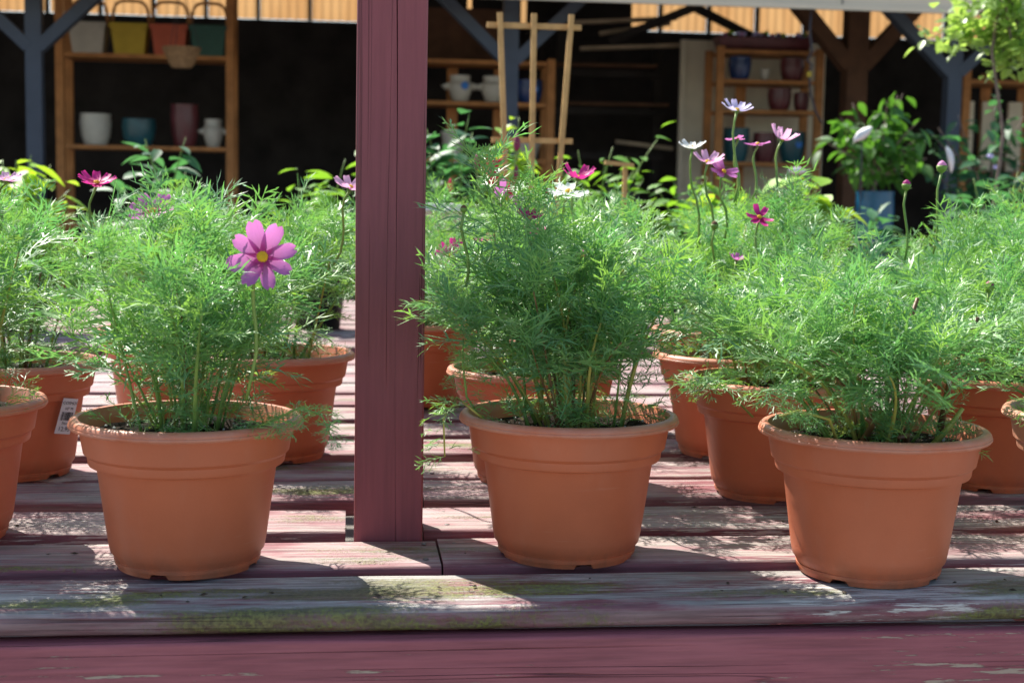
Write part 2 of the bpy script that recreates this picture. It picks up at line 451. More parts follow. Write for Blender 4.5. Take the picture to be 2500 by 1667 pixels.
rf = MB().add([(-6.5, 8.46, 2.50), (9.5, 8.46, 2.50), (9.5, 13.4, 3.62), (-6.5, 13.4, 3.62), (-6.5, 8.46, 2.56), (9.5, 8.46, 2.56), (9.5, 13.4, 3.68), (-6.5, 13.4, 3.68)],
    [(0, 3, 2, 1), (4, 5, 6, 7), (0, 1, 5, 4), (2, 3, 7, 6), (1, 2, 6, 5), (0, 4, 7, 3)])
sp(rf, 'roof', M['dark_wood'])
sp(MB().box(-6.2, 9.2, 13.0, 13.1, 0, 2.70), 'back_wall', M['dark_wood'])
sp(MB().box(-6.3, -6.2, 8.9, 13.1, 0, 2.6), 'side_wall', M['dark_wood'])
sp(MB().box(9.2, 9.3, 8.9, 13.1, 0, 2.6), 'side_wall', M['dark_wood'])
xx = -6.2; k = 0
while xx < 9.1:
    w = 0.42
    n = 22
    vs = []; fs = []
    for i in range(n + 1):
        x = xx + w * i / n
        y = 13.05 + 0.008 * math.cos(i * math.pi / 2)
        vs += [(x, y, 2.71), (x, y, 3.52)]
    fs = [(2 * i, 2 * i + 2, 2 * i + 3, 2 * i + 1) for i in range(n)]
    sp(MB().add(vs, fs), 'fibreglass_panel', M['amber'], True)
    sp(MB().box(xx + w, xx + w + .03, 12.98, 13.03, 2.70, 3.5), 'stud', M['dark_wood'])
    xx += w + .03; k += 1
for x in (-4.5, -3, -1.5, 0, 1.5, 3, 4.5, 6, 7.5):
    sp(MB().bar((x, 8.6, 2.47), (x, 13.0, 3.46), .05, .12), 'rafter', M['dark_wood'])
# inner timber post with knee braces
sp(MB().box(3.48, 3.63, 9.93, 10.07, 0, 2.75), 'inner_post', M['brown_wood'])
for s in (-1, 1):
    sp(MB().bar((3.555 + s * .05, 10, 2.15), (3.555 + s * .62, 10, 2.78), .10, .13, (0, 1, 0)), 'inner_brace', M['brown_wood'])
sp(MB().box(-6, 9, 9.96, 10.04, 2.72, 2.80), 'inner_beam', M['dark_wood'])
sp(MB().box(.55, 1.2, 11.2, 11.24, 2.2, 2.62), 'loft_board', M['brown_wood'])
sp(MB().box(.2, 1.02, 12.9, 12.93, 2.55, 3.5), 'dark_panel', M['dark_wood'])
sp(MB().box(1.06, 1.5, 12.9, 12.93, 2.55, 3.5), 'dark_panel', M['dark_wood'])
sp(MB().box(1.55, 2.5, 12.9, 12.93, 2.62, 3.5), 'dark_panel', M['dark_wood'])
sp(MB().bar((2.0, 11.2, 2.40), (2.62, 11.0, 2.66), .06, .06), 'roof_strut', M['dark_wood'])
sp(MB().bar((3.15, 11.0, 2.42), (2.62, 11.0, 2.66), .06, .06), 'roof_strut', M['dark_wood'])

# lumber rack in the dark middle bay
LR = thing('lumber_rack', 'dark rack of pale lumber boards in the middle bay of the shed', 'rack', (2.0, 11.5, 0))
for x in (1.66, 2.44):
    link('upright', MB().box(x - .03, x + .03, 11.45, 11.55, 0, 2.5).mesh('upright', M['dark_wood'], False, (2, 11.5, 0)), LR)
for z in (1.2, 1.55, 1.9, 2.2):
    link('rail', MB().box(1.6, 2.5, 11.40, 11.46, z - .05, z).mesh('rail', M['dark_wood'], False, (2, 11.5, 0)), LR)
rnd = random.Random(5)
for i, (xa, xb, z, dz) in enumerate([(1.75, 2.55, 2.56, .05), (1.95, 2.5, 2.48, .09), (1.8, 2.6, 2.36, .04), (2.1, 2.55, 1.64, -.05), (1.7, 2.5, 1.93, 0.0), (1.6, 2.4, 2.23, .0)]):
    link('lumber_board', MB().bar((xa, 11.38, z), (xb, 11.3, z + dz), .09, .028).mesh('lumber_board', M['lumber'] if i < 4 else M['brown_wood'], False, (2, 11.5, 0)), LR)

for (x, y, r, h, zb, lab) in ((2.05, 10.9, .16, .55, .75, 'dark grey barrel under the lumber rack boards'), (1.72, 11.0, .13, .42, .75, 'smaller dark barrel beside the grey barrel')):
    t = thing('storage_barrel', lab, 'barrel', (x, y, zb))
    link('barrel_body', MB().lathe([(r * .85, 0), (r * .98, h * .3), (r, h * .55), (r * .9, h), (r * .82, h), (r * .8, h * .9)], 24).mesh('barrel_body', M['barrel'], True), t)
    for q in (.2, .75): link('hoop', MB().lathe([(r * 1.0, 0), (r * 1.02, .012), (r * 1.0, .025)], 24).mesh('hoop', M['barrel'], True), t, None, (0, 0, h * q))
    link('plinth', MB().box(-r, r, -r, r, -zb, -.001).mesh('plinth', M['dark_wood']), t)
# shelving units in the shed
def shelf_unit(label, x0, x1, y, levels, zt, d=.34, dividers=()):
    ox = (x0 + x1) / 2
    t = thing('shelf_unit', label, 'shelves', (ox, y, 0), 0, 'wooden shelves in the shed')
    for x in (x0, x1):
        for yy in (y - d / 2, y + d / 2):
            link('upright', MB().box(x - .028, x + .028, yy - .02, yy + .02, 0, zt).mesh('upright', M['shelf'], False, (ox, y, 0)), t)
    for z in levels:
        link('shelf_board', MB().box(x0 + .03, x1 - .03, y - d / 2 - .012, y + d / 2 + .012, z - .028, z).mesh('shelf_board', M['shelf'], False, (ox, y, 0)), t)
    for x in dividers:
        link('back_slat', MB().box(x - .04, x + .04, y + d / 2 + .022, y + d / 2 + .038, .1, zt).mesh('back_slat', M['shelf'], False, (ox, y, 0)), t)
    return t
shelf_unit('wooden shelves behind the trellis holding cream urns', .45, 1.44, 10.6, (.5, .95, 1.46, 1.865, 2.16), 2.18, .34, (.75, 1.1))
shelf_unit('wooden shelves holding a row of coloured handled buckets', -2.02, -.85, 10.6, (.5, .95, 1.5, 2.135), 2.62, .34)
shelf_unit('wooden shelves of dark glazed pots before pale board', 2.69, 3.44, 10.6, (.6, 1.05, 1.474, 1.857, 2.075, 2.29), 2.31, .34, (2.95,))
t = shelf_unit('wooden shelves with pale boards beside the right-hand slate post', 4.58, 5.7, 10.6, (.6, 1.05, 1.42, 2.12), 2.2, .34, (4.9, 5.2))
for x in (4.66, 4.84, 5.05, 5.3):
    link('pale_panel', MB().box(x, x + .11, 10.70, 10.73, 1.45, 1.98).mesh('pale_panel', M['panel'], False, (5.14, 10.6, 0)), t)
pb = thing('pale_board', 'large pale beige board standing behind the glazed pot shelves', 'board', (3.09, 11.0, 0))
link('sheet', MB().box(2.52, 3.67, 10.985, 11.015, 0.0, 2.41).mesh('sheet', M['panel'], False, (3.09, 11, 0)), pb)
link('edge_batten', MB().box(2.52, 2.56, 10.965, 10.985, 0.0, 2.41).mesh('edge_batten', M['panel'], False, (3.09, 11, 0)), pb)

def pot_prof(r, h, kind):
    if kind == 'urn':
        return [(r * .45, 0), (r * .55, h * .05), (r * .8, h * .45), (r * .86, h * .66), (r * .7, h * .76), (r * .68, h * .84), (r * .72, h), (r * .62, h), (r * .58, h * .8), (r * .1, h * .2)]
    if kind == 'jar':
        return [(r * .7, 0), (r * .9, h * .3), (r, h * .7), (r * .95, h * .92), (r * .98, h), (r * .86, h), (r * .84, h * .85), (r * .1, h * .2)]
    return [(r * .68, 0), (r * .9, h * .85), (r, h * .86), (r, h), (r * .9, h), (r * .86, h * .8), (r * .1, h * .2)]
def glazed(label, x, z, r, h, mat, kind='jar', y=10.55, ears=False, sticker=False, name='glazed_pot', group='pots on the shed shelves'):
    t = thing(name, label, 'pot', (x, y, z + .001), 0, group)
    me = MB().lathe(pot_prof(r, h, kind), 28).mesh('pot_body', M[mat]); auto_smooth(me, 40)
    link('pot_body', me, t)
    if ears:
        for s in (-1, 1):
            me = MB().lathe([(r * .14, 0), (r * .2, r * .05), (r * .42, r * .4), (r * .36, r * .4), (r * .1, r * .1)], 12).mesh('planting_pocket', M[mat], True)
            link('planting_pocket', me, t, None, (s * r * .84, 0, h * .48), (0, s * .35, 0))
    if sticker:
        a = -0.25
        me = MB().lathe([(.028, 0), (.028, .002)], 14).mesh('price_sticker', M['sticker'])
        link('price_sticker', me, t, None, (r * .25, -r * .93, h * .6), (math.pi / 2, 0, .26))
    return t
glazed('cream strawberry urn with blue sticker on the trellis shelf', .79, 1.865, .105, .19, 'ceramic_white', 'urn', ears=True, sticker=True, name='strawberry_urn')
glazed('plain cream strawberry urn beside the stickered one', 1.03, 1.865, .105, .19, 'ceramic_white', 'urn', ears=True, name='strawberry_urn')
glazed('dark navy pot with blue sticker right of the cream urns', 1.30, 1.865, .10, .17, 'ceramic_blue', 'jar', sticker=True)
glazed('pale ribbed pot under the stickered cream urn', .74, 1.46, .09, .19, 'ceramic_white', 'pot')
glazed('small cream saucer pot under the navy pot', 1.28, 1.46, .11, .12, 'ceramic_white', 'pot')
glazed('tan pot with blue sticker on the lowest visible shelf', .86, .95, .11, .19, 'ceramic_white', 'urn', ears=True, sticker=True, name='strawberry_urn')
glazed('royal blue pot on the upper glazed shelf', 2.87, 2.075, .085, .17, 'ceramic_blue')
glazed('tiny cream pot between blue and red pots', 3.06, 2.075, .04, .09, 'ceramic_white', 'pot')
glazed('oxblood pot on the upper glazed shelf', 3.27, 2.075, .09, .17, 'ceramic_red')
glazed('oxblood pot on the middle glazed shelf', 3.18, 1.857, .09, .165, 'ceramic_red')
glazed('small oxblood pot at the end of the middle shelf', 3.35, 1.857, .06, .14, 'ceramic_red')
glazed('teal pot on the lower glazed shelf', 2.86, 1.474, .10, .25, 'ceramic_teal')
glazed('oxblood pot between the teal pots', 3.08, 1.474, .09, .22, 'ceramic_red')
glazed('teal pot with bright blue sticker', 3.29, 1.474, .10, .23, 'ceramic_teal', sticker=True)
glazed('cream jar on the bucket shelves below the grey bucket', -1.80, 1.5, .11, .22, 'ceramic_white', 'jar')
glazed('squat teal jar on the bucket shelves below the yellow bucket', -1.50, 1.5, .12, .19, 'ceramic_teal', 'jar')
glazed('tall oxblood jar on the bucket shelves below the red bucket', -1.18, 1.5, .10, .30, 'ceramic_red', 'jar')
glazed('cream urn at the end of the lower bucket shelf', -.98, 1.5, .085, .2, 'ceramic_white', 'urn', ears=True, name='strawberry_urn')
fb = thing('flower_trough', 'long plum trough of small blossoms on top of the shelves', 'planter', (3.05, 10.6, 2.291))
link('trough', MB().add([(-.33, -.07, 0), (.33, -.07, 0), (.33, .07, 0), (-.33, .07, 0), (-.36, -.1, .1), (.36, -.1, .1), (.36, .1, .1), (-.36, .1, .1)],
     [(0, 3, 2, 1), (0, 1, 5, 4), (1, 2, 6, 5), (2, 3, 7, 6), (3, 0, 4, 7), (4, 5, 6, 7)]).mesh('trough', M['ceramic_red']), fb)
rnd = random.Random(8)
for i in range(26):
    b = MB().lathe([(.006, 0), (.022, .012), (.016, .028), (.004, .03)], 7).mesh('blossom', M['pastel' if i % 3 == 0 else ('lf_lime' if i % 3 == 1 else 'pet_light')])
    link('blossom', b, fb, None, (rnd.uniform(-.33, .33), rnd.uniform(-.09, .03), .1 + rnd.uniform(0, .02)))

# handled buckets on the left shelf
for x, mt, lab in ((-1.83, 'crate_grey', 'grey'), (-1.545, 'crate_yellow', 'mustard yellow'), (-1.27, 'crate_red', 'brick red'), (-1.0, 'crate_green', 'dark green')):
    t = thing('handled_bucket', lab + ' square bucket with bentwood handle on the shed shelf', 'bucket', (x, 10.52, 2.1365), 0, 'handled buckets')
    w0, w1, h = .10, .125, .205
    b = MB().add([(-w0, -w0, 0), (w0, -w0, 0), (w0, w0, 0), (-w0, w0, 0), (-w1, -w1, h), (w1, -w1, h), (w1, w1, h), (-w1, w1, h),
                  (-w1 + .012, -w1 + .012, h), (w1 - .012, -w1 + .012, h), (w1 - .012, w1 - .012, h), (-w1 + .012, w1 - .012, h), (-w0 + .01, -w0 + .01, .02), (w0 - .01, -w0 + .01, .02), (w0 - .01, w0 - .01, .02), (-w0 + .01, w0 - .01, .02)],
        [(0, 3, 2, 1), (0, 1, 5, 4), (1, 2, 6, 5), (2, 3, 7, 6), (3, 0, 4, 7), (4, 5, 9, 8), (5, 6, 10, 9), (6, 7, 11, 10), (7, 4, 8, 11), (8, 9, 13, 12), (9, 10, 14, 13), (10, 11, 15, 14), (11, 8, 12, 15), (12, 13, 14, 15)])
    link('body', b.mesh('body', M[mt]), t)
    link('rim', MB().box(-w1 - .006, w1 + .006, -w1 - .006, -w1, h - .03, h + .004).mesh('rim', M[mt]), t)
    pts = []
    for i in range(17):
        a = math.pi * i / 16
        pts.append((-w1 * math.copysign(abs(math.cos(a)) ** .5, math.cos(a)), 0, h - .02 + .19 * math.sin(a) ** .6))
    link('handle', MB().tube(pts, [.011] * 17, 6).mesh('handle', M['shelf'], True), t)
bk = thing('ribbed_basket', 'small flared ribbed basket hanging before the buckets', 'basket', (-1.09, 9.6, 1.98))
me = MB().lathe([(.06, 0), (.075, .03), (.115, .12), (.125, .13), (.113, .13), (.07, .04), (.01, .02)], 26).mesh('bowl', M['basket'], True); link('bowl', me, bk)
for k in range(26):
    a = 2 * math.pi * k / 26
    link('rib', MB().tube([(.066 * math.cos(a), .066 * math.sin(a), .01), (.12 * math.cos(a), .12 * math.sin(a), .12)], [.004, .004], 4).mesh('rib', M['basket']), bk)
for k in range(3):
    a = 2 * math.pi * k / 3 + .3
    link('hanger_wire', MB().tube([(.118 * math.cos(a), .118 * math.sin(a), .13), (0, 0, .55)], [.0025, .0025], 4).mesh('hanger_wire', M['wire']), bk)
link('hanger_wire', MB().tube([(0, 0, .55), (0, 0, .62)], [.003, .003], 4).mesh('hanger_wire', M['wire']), bk)

# ------------------------------------------------------------------ display benches
def plank(name, x0, x1, y0, y1, z0, z1, mat, parent, org, rad=.006, seed=0, nx=14, amp=.0012):
    rn = random.Random(seed)
    prof = []
    for cx, cz, a0 in ((y1 - rad, z1 - rad, 0), (y0 + rad, z1 - rad, 90), (y0 + rad, z0 + rad, 180), (y1 - rad, z0 + rad, 270)):
        for k in range(4):
            a = math.radians(a0 + 30 * k)
            prof.append((cx + rad * math.cos(a), cz + rad * math.sin(a)))
    n = len(prof); vs = []; fs = []
    ph = [rn.uniform(0, 6.28) for _ in range(4)]
    for i in range(nx + 1):
        x = x0 + (x1 - x0) * i / nx
        dy = amp * math.sin(x * 3.1 + ph[0]) + amp * .5 * math.sin(x * 11 + ph[1])
        dz = amp * .8 * math.sin(x * 2.3 + ph[2]) + amp * .25 * math.sin(x * 17 + ph[3])
        tl = .0006 * math.sin(ph[1])
        for (y, z) in prof:
            vs.append((x, y + dy, z + dz + tl * (y - (y0 + y1) / 2) / .07 + rn.uniform(-.0003, .0003)))
    for i in range(nx):
        for k in range(n):
            k2 = (k + 1) % n
            fs.append((i * n + k, (i + 1) * n + k, (i + 1) * n + k2, i * n + k2))
    fs.append(tuple(range(n))); fs.append(tuple(nx * n + k for k in range(n - 1, -1, -1)))
    me = MB().add(vs, fs).mesh(name, mat, False, org)
    auto_smooth(me, 50)
    return link(name, me, parent)

BZ = 0.75
BO = (0.1, 2.6, 0)
BN = thing('display_bench', 'weathered maroon slatted bench with mossy boards holding the front pots', 'bench', BO)
plank('front_board', -1.5, 2.2, 1.497, 1.645, BZ - .025, BZ, M['front'], BN, BO, .009, 1, 60)
rows = [(1.676, 1.812), (1.857, 1.994), (2.052, 2.189), (2.216, 2.354), (2.425, 2.570), (2.625, 2.765), (2.815, 2.962), (3.000, 3.145), (3.185, 3.33), (3.37, 3.515), (3.555, 3.70), (3.74, 3.885)]
for i, (ya, yb) in enumerate(rows):
    xj = 0.112 + .005 * math.sin(i * 2.1)
    if i == 1:
        plank('slat', -1.5, -.004, ya, yb, BZ - .025, BZ, M['slat'], BN, BO, .007, 20 + i, 26)
        plank('slat', .099, 2.2, ya, yb, BZ - .025, BZ, M['slat'], BN, BO, .007, 40 + i, 30)
    else:
        plank('slat', -1.5, xj - .0012, ya, yb, BZ - .025, BZ + .0015 * math.sin(i), M['slat'], BN, BO, .007, 20 + i, 26)
        plank('slat', xj + .0012, 2.2, ya, yb, BZ - .025, BZ + .0015 * math.cos(i * 3), M['slat'], BN, BO, .007, 40 + i, 30)
plank('front_beam', -1.5, 2.2, 1.483, 1.521, .50, .7205, M['beam'], BN, BO, .004, 3, 50, .0008)
plank('back_beam', -1.5, 2.2, 3.80, 3.84, .53, .722, M['beam'], BN, BO, .004, 4, 10)
for x in (-1.2, .14, 1.0, 2.0):
    link('joist', MB().box(x - .02, x + .02, 1.5215, 3.799, .58, .7225).mesh('joist', M['beam'], False, BO), BN)
for x in (-1.3, 1.2, 2.1):
    for y in (1.58, 3.7):
        link('leg', MB().box(x - .045, x + .045, y - .045, y + .045, 0, .722).mesh('leg', M['beam'], False, BO), BN)
rn = random.Random(3)
nail = MB().lathe([(.0038, 0), (.0038, .0008), (.0025, .0014)], 10).mesh('nail', M['nail'], True)
for (x, z) in ((.607, .618), (.612, .655), (-1.1, .62)):
    link('nail', nail, BN, None, (x - BO[0], 1.4832 - BO[1], z), (math.pi / 2, 0, 0))
for i, (ya, yb) in enumerate(rows[:6]):
    for x in (.095, .133, .98, 1.02):
        if i == 1 and x < .12: continue
        link('nail', nail, BN, None, (x - BO[0] + rn.uniform(-.003, .003), ya + .03 - BO[1], BZ + .0004))
        link('nail', nail, BN, None, (x - BO[0] + rn.uniform(-.003, .003), yb - .03 - BO[1], BZ + .0004))

# second bench behind, carrying the shrubs and the trellis
B2 = thing('display_bench', 'maroon slatted bench behind the cosmos, holding leafy plants and trellis', 'bench', (1, 5, 0))
for i in range(10):
    y = 4.15 + i * .185
    plank('slat', -2, 4.4, y, y + .14, .725, .75, M['slat'], B2, (1, 5, 0), .006, 70 + i, 12)
plank('front_beam', -2, 4.4, 4.14, 4.18, .5, .7215, M['beam'], B2, (1, 5, 0), .004, 88, 10)
plank('back_beam', -2, 4.4, 5.88, 5.92, .5, .7215, M['beam'], B2, (1, 5, 0), .004, 89, 10)
for x in (-1.8, 1.0, 4.2):
    for y in (4.25, 5.8):
        link('leg', MB().box(x - .045, x + .045, y - .045, y + .045, 0, .721).mesh('leg', M['beam'], False, (1, 5, 0)), B2)
TB = thing('plant_table', 'low slatted grey table before the shed carrying the blue pot', 'table', (3, 7.5, 0))
for i in range(6):
    link('slat', MB().box(1.6, 4.6, 7.05 + i * .16, 7.18 + i * .16, .865, .89).mesh('slat', M['panel'], False, (3, 7.5, 0)), TB)
for x in (1.7, 4.5):
    for y in (7.1, 7.9):
        link('leg', MB().box(x - .04, x + .04, y - .04, y + .04, 0, .8645).mesh('leg', M['panel'], False, (3, 7.5, 0)), TB)

# maroon post with a long drying crack
PO = thing('bench_post', 'tall maroon painted square post with long drying crack beside the pots', 'post', (.051, 1.86, 0))
vs = []; fs = []
nz = 70
for i in range(nz + 1):
    z = 2.05 * i / nz
    gx = .006 + .0015 * math.sin(z * 3.7 + 1) + .001 * math.sin(z * 11) + (.012 * max(0, z - 1.1) * -1 if z > 1.1 else 0) + .003
    gw = .0005 + .0004 * math.sin(z * 5) ; gd = .007
    lean = 0
    pr = [(-.0415, -.0445), (gx - gw, -.0445), (gx, -.0445 + gd), (gx + gw, -.0445), (.0415, -.0445), (.0438, -.042), (.0438, .042), (.0415, .0445), (-.0415, .0445), (-.0438, .042), (-.0438, -.042)]
    wob = .0004 * math.sin(z * 9)
    vs += [(x + wob, y, z) for x, y in pr]
n = 11
for i in range(nz):
    for k in range(n):
        k2 = (k + 1) % n
        fs.append((i * n + k, i * n + k2, (i + 1) * n + k2, (i + 1) * n + k))
fs.append(tuple(range(n - 1, -1, -1))); fs.append(tuple(nz * n + k for k in range(n)))
link('post_body', MB().add(vs, fs).mesh('post_body', M['post']), PO)

# ------------------------------------------------------------------ flower pots
POT_H = .177
def pot_mesh(mat, nm='pot'):
    R = .135
    prof = [(.081, 0.0), (.0822, .0055), (.0845, .0062), (.0852, .0105), (.0842, .0112), (.0868, .0165), (.0895, .020), (.0915, .03),
            (.1035, .117), (.1055, .1205), (.1125, .1225), (.1135, .1245), (.1145, .1325), (.1165, .1345), (.1185, .1365), (.1235, .1640), (.1245, .1650),
            (.1305, .1650), (.1338, .1655), (.1352, .1675), (.1350, .1692), (.1340, .1702), (.1343, .1715), (.1335, .1735), (.1316, .1755), (.1290, .1767), (.1262, .1770), (.1238, .1763), (.1222, .1735), (.1120, .14), (.104, .128), (.1, .12)]
    n = 128
    vs = []; fs = []
    for j, (r, z) in enumerate(prof):
        for k in range(n):
            a = 2 * math.pi * k / n
            zz = z
            if j <= 1:
                aa = (k % 32) - 16
                if abs(aa) <= (2.0 if j == 0 else 1.0): zz = max(zz, .0058 if j == 0 else z)
            vs.append((r * math.cos(a), r * math.sin(a), zz))
    for j in range(len(prof) - 1):
        for k in range(n):
            k2 = (k + 1) % n
            fs.append((j * n + k, j * n + k2, (j + 1) * n + k2, (j + 1) * n + k))
    fs.append(tuple(range(n - 1, -1, -1)))
    me = MB().add(vs, fs).mesh(nm, mat)
    auto_smooth(me, 32)
    return me
POT_ME = pot_mesh(M['pot']); POT_ME2 = pot_mesh(M['pot_faded'])
def soil_mesh(seed):
    rn = random.Random(seed); vs = [(0, 0, .157)]; fs = []
    nr, n = 9, 36
    for j in range(1, nr + 1):
        r = .1162 * j / nr
        for k in range(n):
            a = 2 * math.pi * k / n
            vs.append((r * math.cos(a), r * math.sin(a), .155 + (rn.uniform(-.005, .007) if j < nr else .0)))
    for k in range(n): fs.append((0, 1 + k, 1 + (k + 1) % n))
    for j in range(nr - 1):
        for k in range(n):
            k2 = (k + 1) % n
            fs.append((1 + j * n + k, 1 + (j + 1) * n + k, 1 + (j + 1) * n + k2, 1 + j * n + k2))
    return MB().add(vs, fs).mesh('soil', M['soil'])
SOILS = [soil_mesh(i) for i in range(4)]
def perlite_mesh(seed):
    rn = random.Random(seed); mb = MB()
    for i in range(60):
        a = rn.uniform(0, 6.28); r = .108 * math.sqrt(rn.random()); s = rn.uniform(.0008, .0021)
        c = Vector((r * math.cos(a), r * math.sin(a), .1595))
        mb.add([c + Vector(d) * s * rn.uniform(.7, 1.3) for d in ((1, 0, 0), (-1, 0, 0), (0, 1, 0), (0, -1, 0), (0, 0, 1), (0, 0, -1))],
               [(0, 2, 4), (2, 1, 4), (1, 3, 4), (3, 0, 4), (2, 0, 5), (1, 2, 5), (3, 1, 5), (0, 3, 5)])
    return mb.mesh('perlite', M['perlite'])
PERL = [perlite_mesh(i) for i in range(3)]

# ------------------------------------------------------------------ cosmos leaves
def make_leaf(rng, fine=True):
    V = []; T = []
    def strip(p0, d, L, w, nrm, bend, side=0.0):
        d = d / np.linalg.norm(d); sd_ = np.cross(nrm, d); sd_ /= np.linalg.norm(sd_)
        b = len(V)
        pm = p0 + d * L * .55 + nrm * bend * L * .25 + sd_ * side * L * .2
        pt = p0 + d * L + nrm * bend * L + sd_ * side * L * .7
        V.extend([p0 - sd_ * w * .35, p0 + sd_ * w * .35, pm - sd_ * w * .5 + nrm * w * .12, pm + sd_ * w * .5 - nrm * w * .12, pt])
        T.extend([(b, b + 1, b + 3), (b, b + 3, b + 2), (b + 2, b + 3, b + 4)])
        return pm, pt
    droop = rng.uniform(.15, .55); rise = rng.uniform(.0, .25); sway = rng.uniform(-.15, .15)
    def rc(t): return np.array([t, sway * t * t, rise * t - droop * t * t])
    wr = .026
    # rachis
    K = 6; b = len(V)
    for i in range(K + 1):
        t = i / K; p = rc(t); w = wr * (1 - .6 * t)
        V.extend([p + np.array([0, -w / 2, 0]), p + np.array([0, w / 2, 0])])
    for i in range(K):
        T.extend([(b + 2 * i, b + 2 * i + 2, b + 2 * i + 3), (b + 2 * i, b + 2 * i + 3, b + 2 * i + 1)])
    npair = 6 if fine else 5
    for i in range(npair):
        t = .16 + .80 * i / (npair - 1)
        p = rc(t); tg = rc(min(1.0, t + .02)) - rc(t - .02); tg /= np.linalg.norm(tg)
        side = np.cross(np.array([0, 0, 1.0]), tg); side /= np.linalg.norm(side); nrm = np.cross(tg, side)
        Lp = (.20 + .30 * math.sin(math.pi * min(1, t * .85 + .12)))
        for s in (-1, 1):
            if rng.random() < .06: continue
            ang = math.radians(rng.uniform(32, 55)); el = rng.uniform(-.1, .35)
            d = tg * math.cos(ang) + side * s * math.sin(ang) + nrm * el
            L = Lp * rng.uniform(.75, 1.2); bd = rng.uniform(-.6, .12)
            nn = nrm + rng.normal(0, .5, 3); nn -= d * (nn @ d) / (d @ d); nn /= np.linalg.norm(nn)
            strip(p, d, L, rng.uniform(.023, .038), nn, bd, -s * rng.uniform(0, .35))
            dn = d / np.linalg.norm(d); sd2 = np.cross(nn, dn)
            nsub = 2
            for q in range(nsub):
                u = .28 + .45 * q / max(1, nsub - 1) * rng.uniform(.8, 1.1)
                s2 = 1 if (q % 2 == 0) else -1
                if rng.random() < .12: continue
                pp = p + dn * L * u + nn * bd * L * u * u
                a2 = math.radians(rng.uniform(28, 48))
                d2 = dn * math.cos(a2) + sd2 * s2 * math.sin(a2) + nn * rng.uniform(-.1, .25)
                strip(pp, d2, L * (.62 - .25 * u) * rng.uniform(.85, 1.4), rng.uniform(.020, .034), nn, rng.uniform(-.3, .1), -s2 * .2)
    strip(rc(1.0), rc(1) - rc(.95), .16, .024, np.array([0, .0, 1.0]), -.1)
    return np.array(V), np.array(T)
rngL = np.random.default_rng(11)
LEAF_F = [make_leaf(rngL, True) for _ in range(9)]
LEAF_C = [make_leaf(rngL, False) for _ in range(6)]

class Foliage:
    def __init__(s, rng, leaves):
        s.rng = rng; s.leaves = leaves; s.V = []; s.T = []; s.C = []; s.nv = 0
    def leaf(s, p, d, L, tint):
        rng = s.rng
        V, T = s.leaves[rng.integers(len(s.leaves))]
        d = np.asarray(d, float); d /= np.linalg.norm(d)
        up = np.array([0, 0, 1.0]) + rng.normal(0, .28, 3)
        y = np.cross(up, d); y /= np.linalg.norm(y); z = np.cross(d, y)
        R = np.stack([d, y, z], 0)
        W_ = (V * L * np.array([1, rng.uniform(.8, 1.15), 1])) @ R + p
        s.V.append(W_); s.T.append(T + s.nv); s.nv += len(V)
        s.C.append(np.full(len(V), tint))
    def mesh(s, name):
        return tri_mesh(name, np.concatenate(s.V), np.concatenate(s.T), M['cosmos'], np.concatenate(s.C))

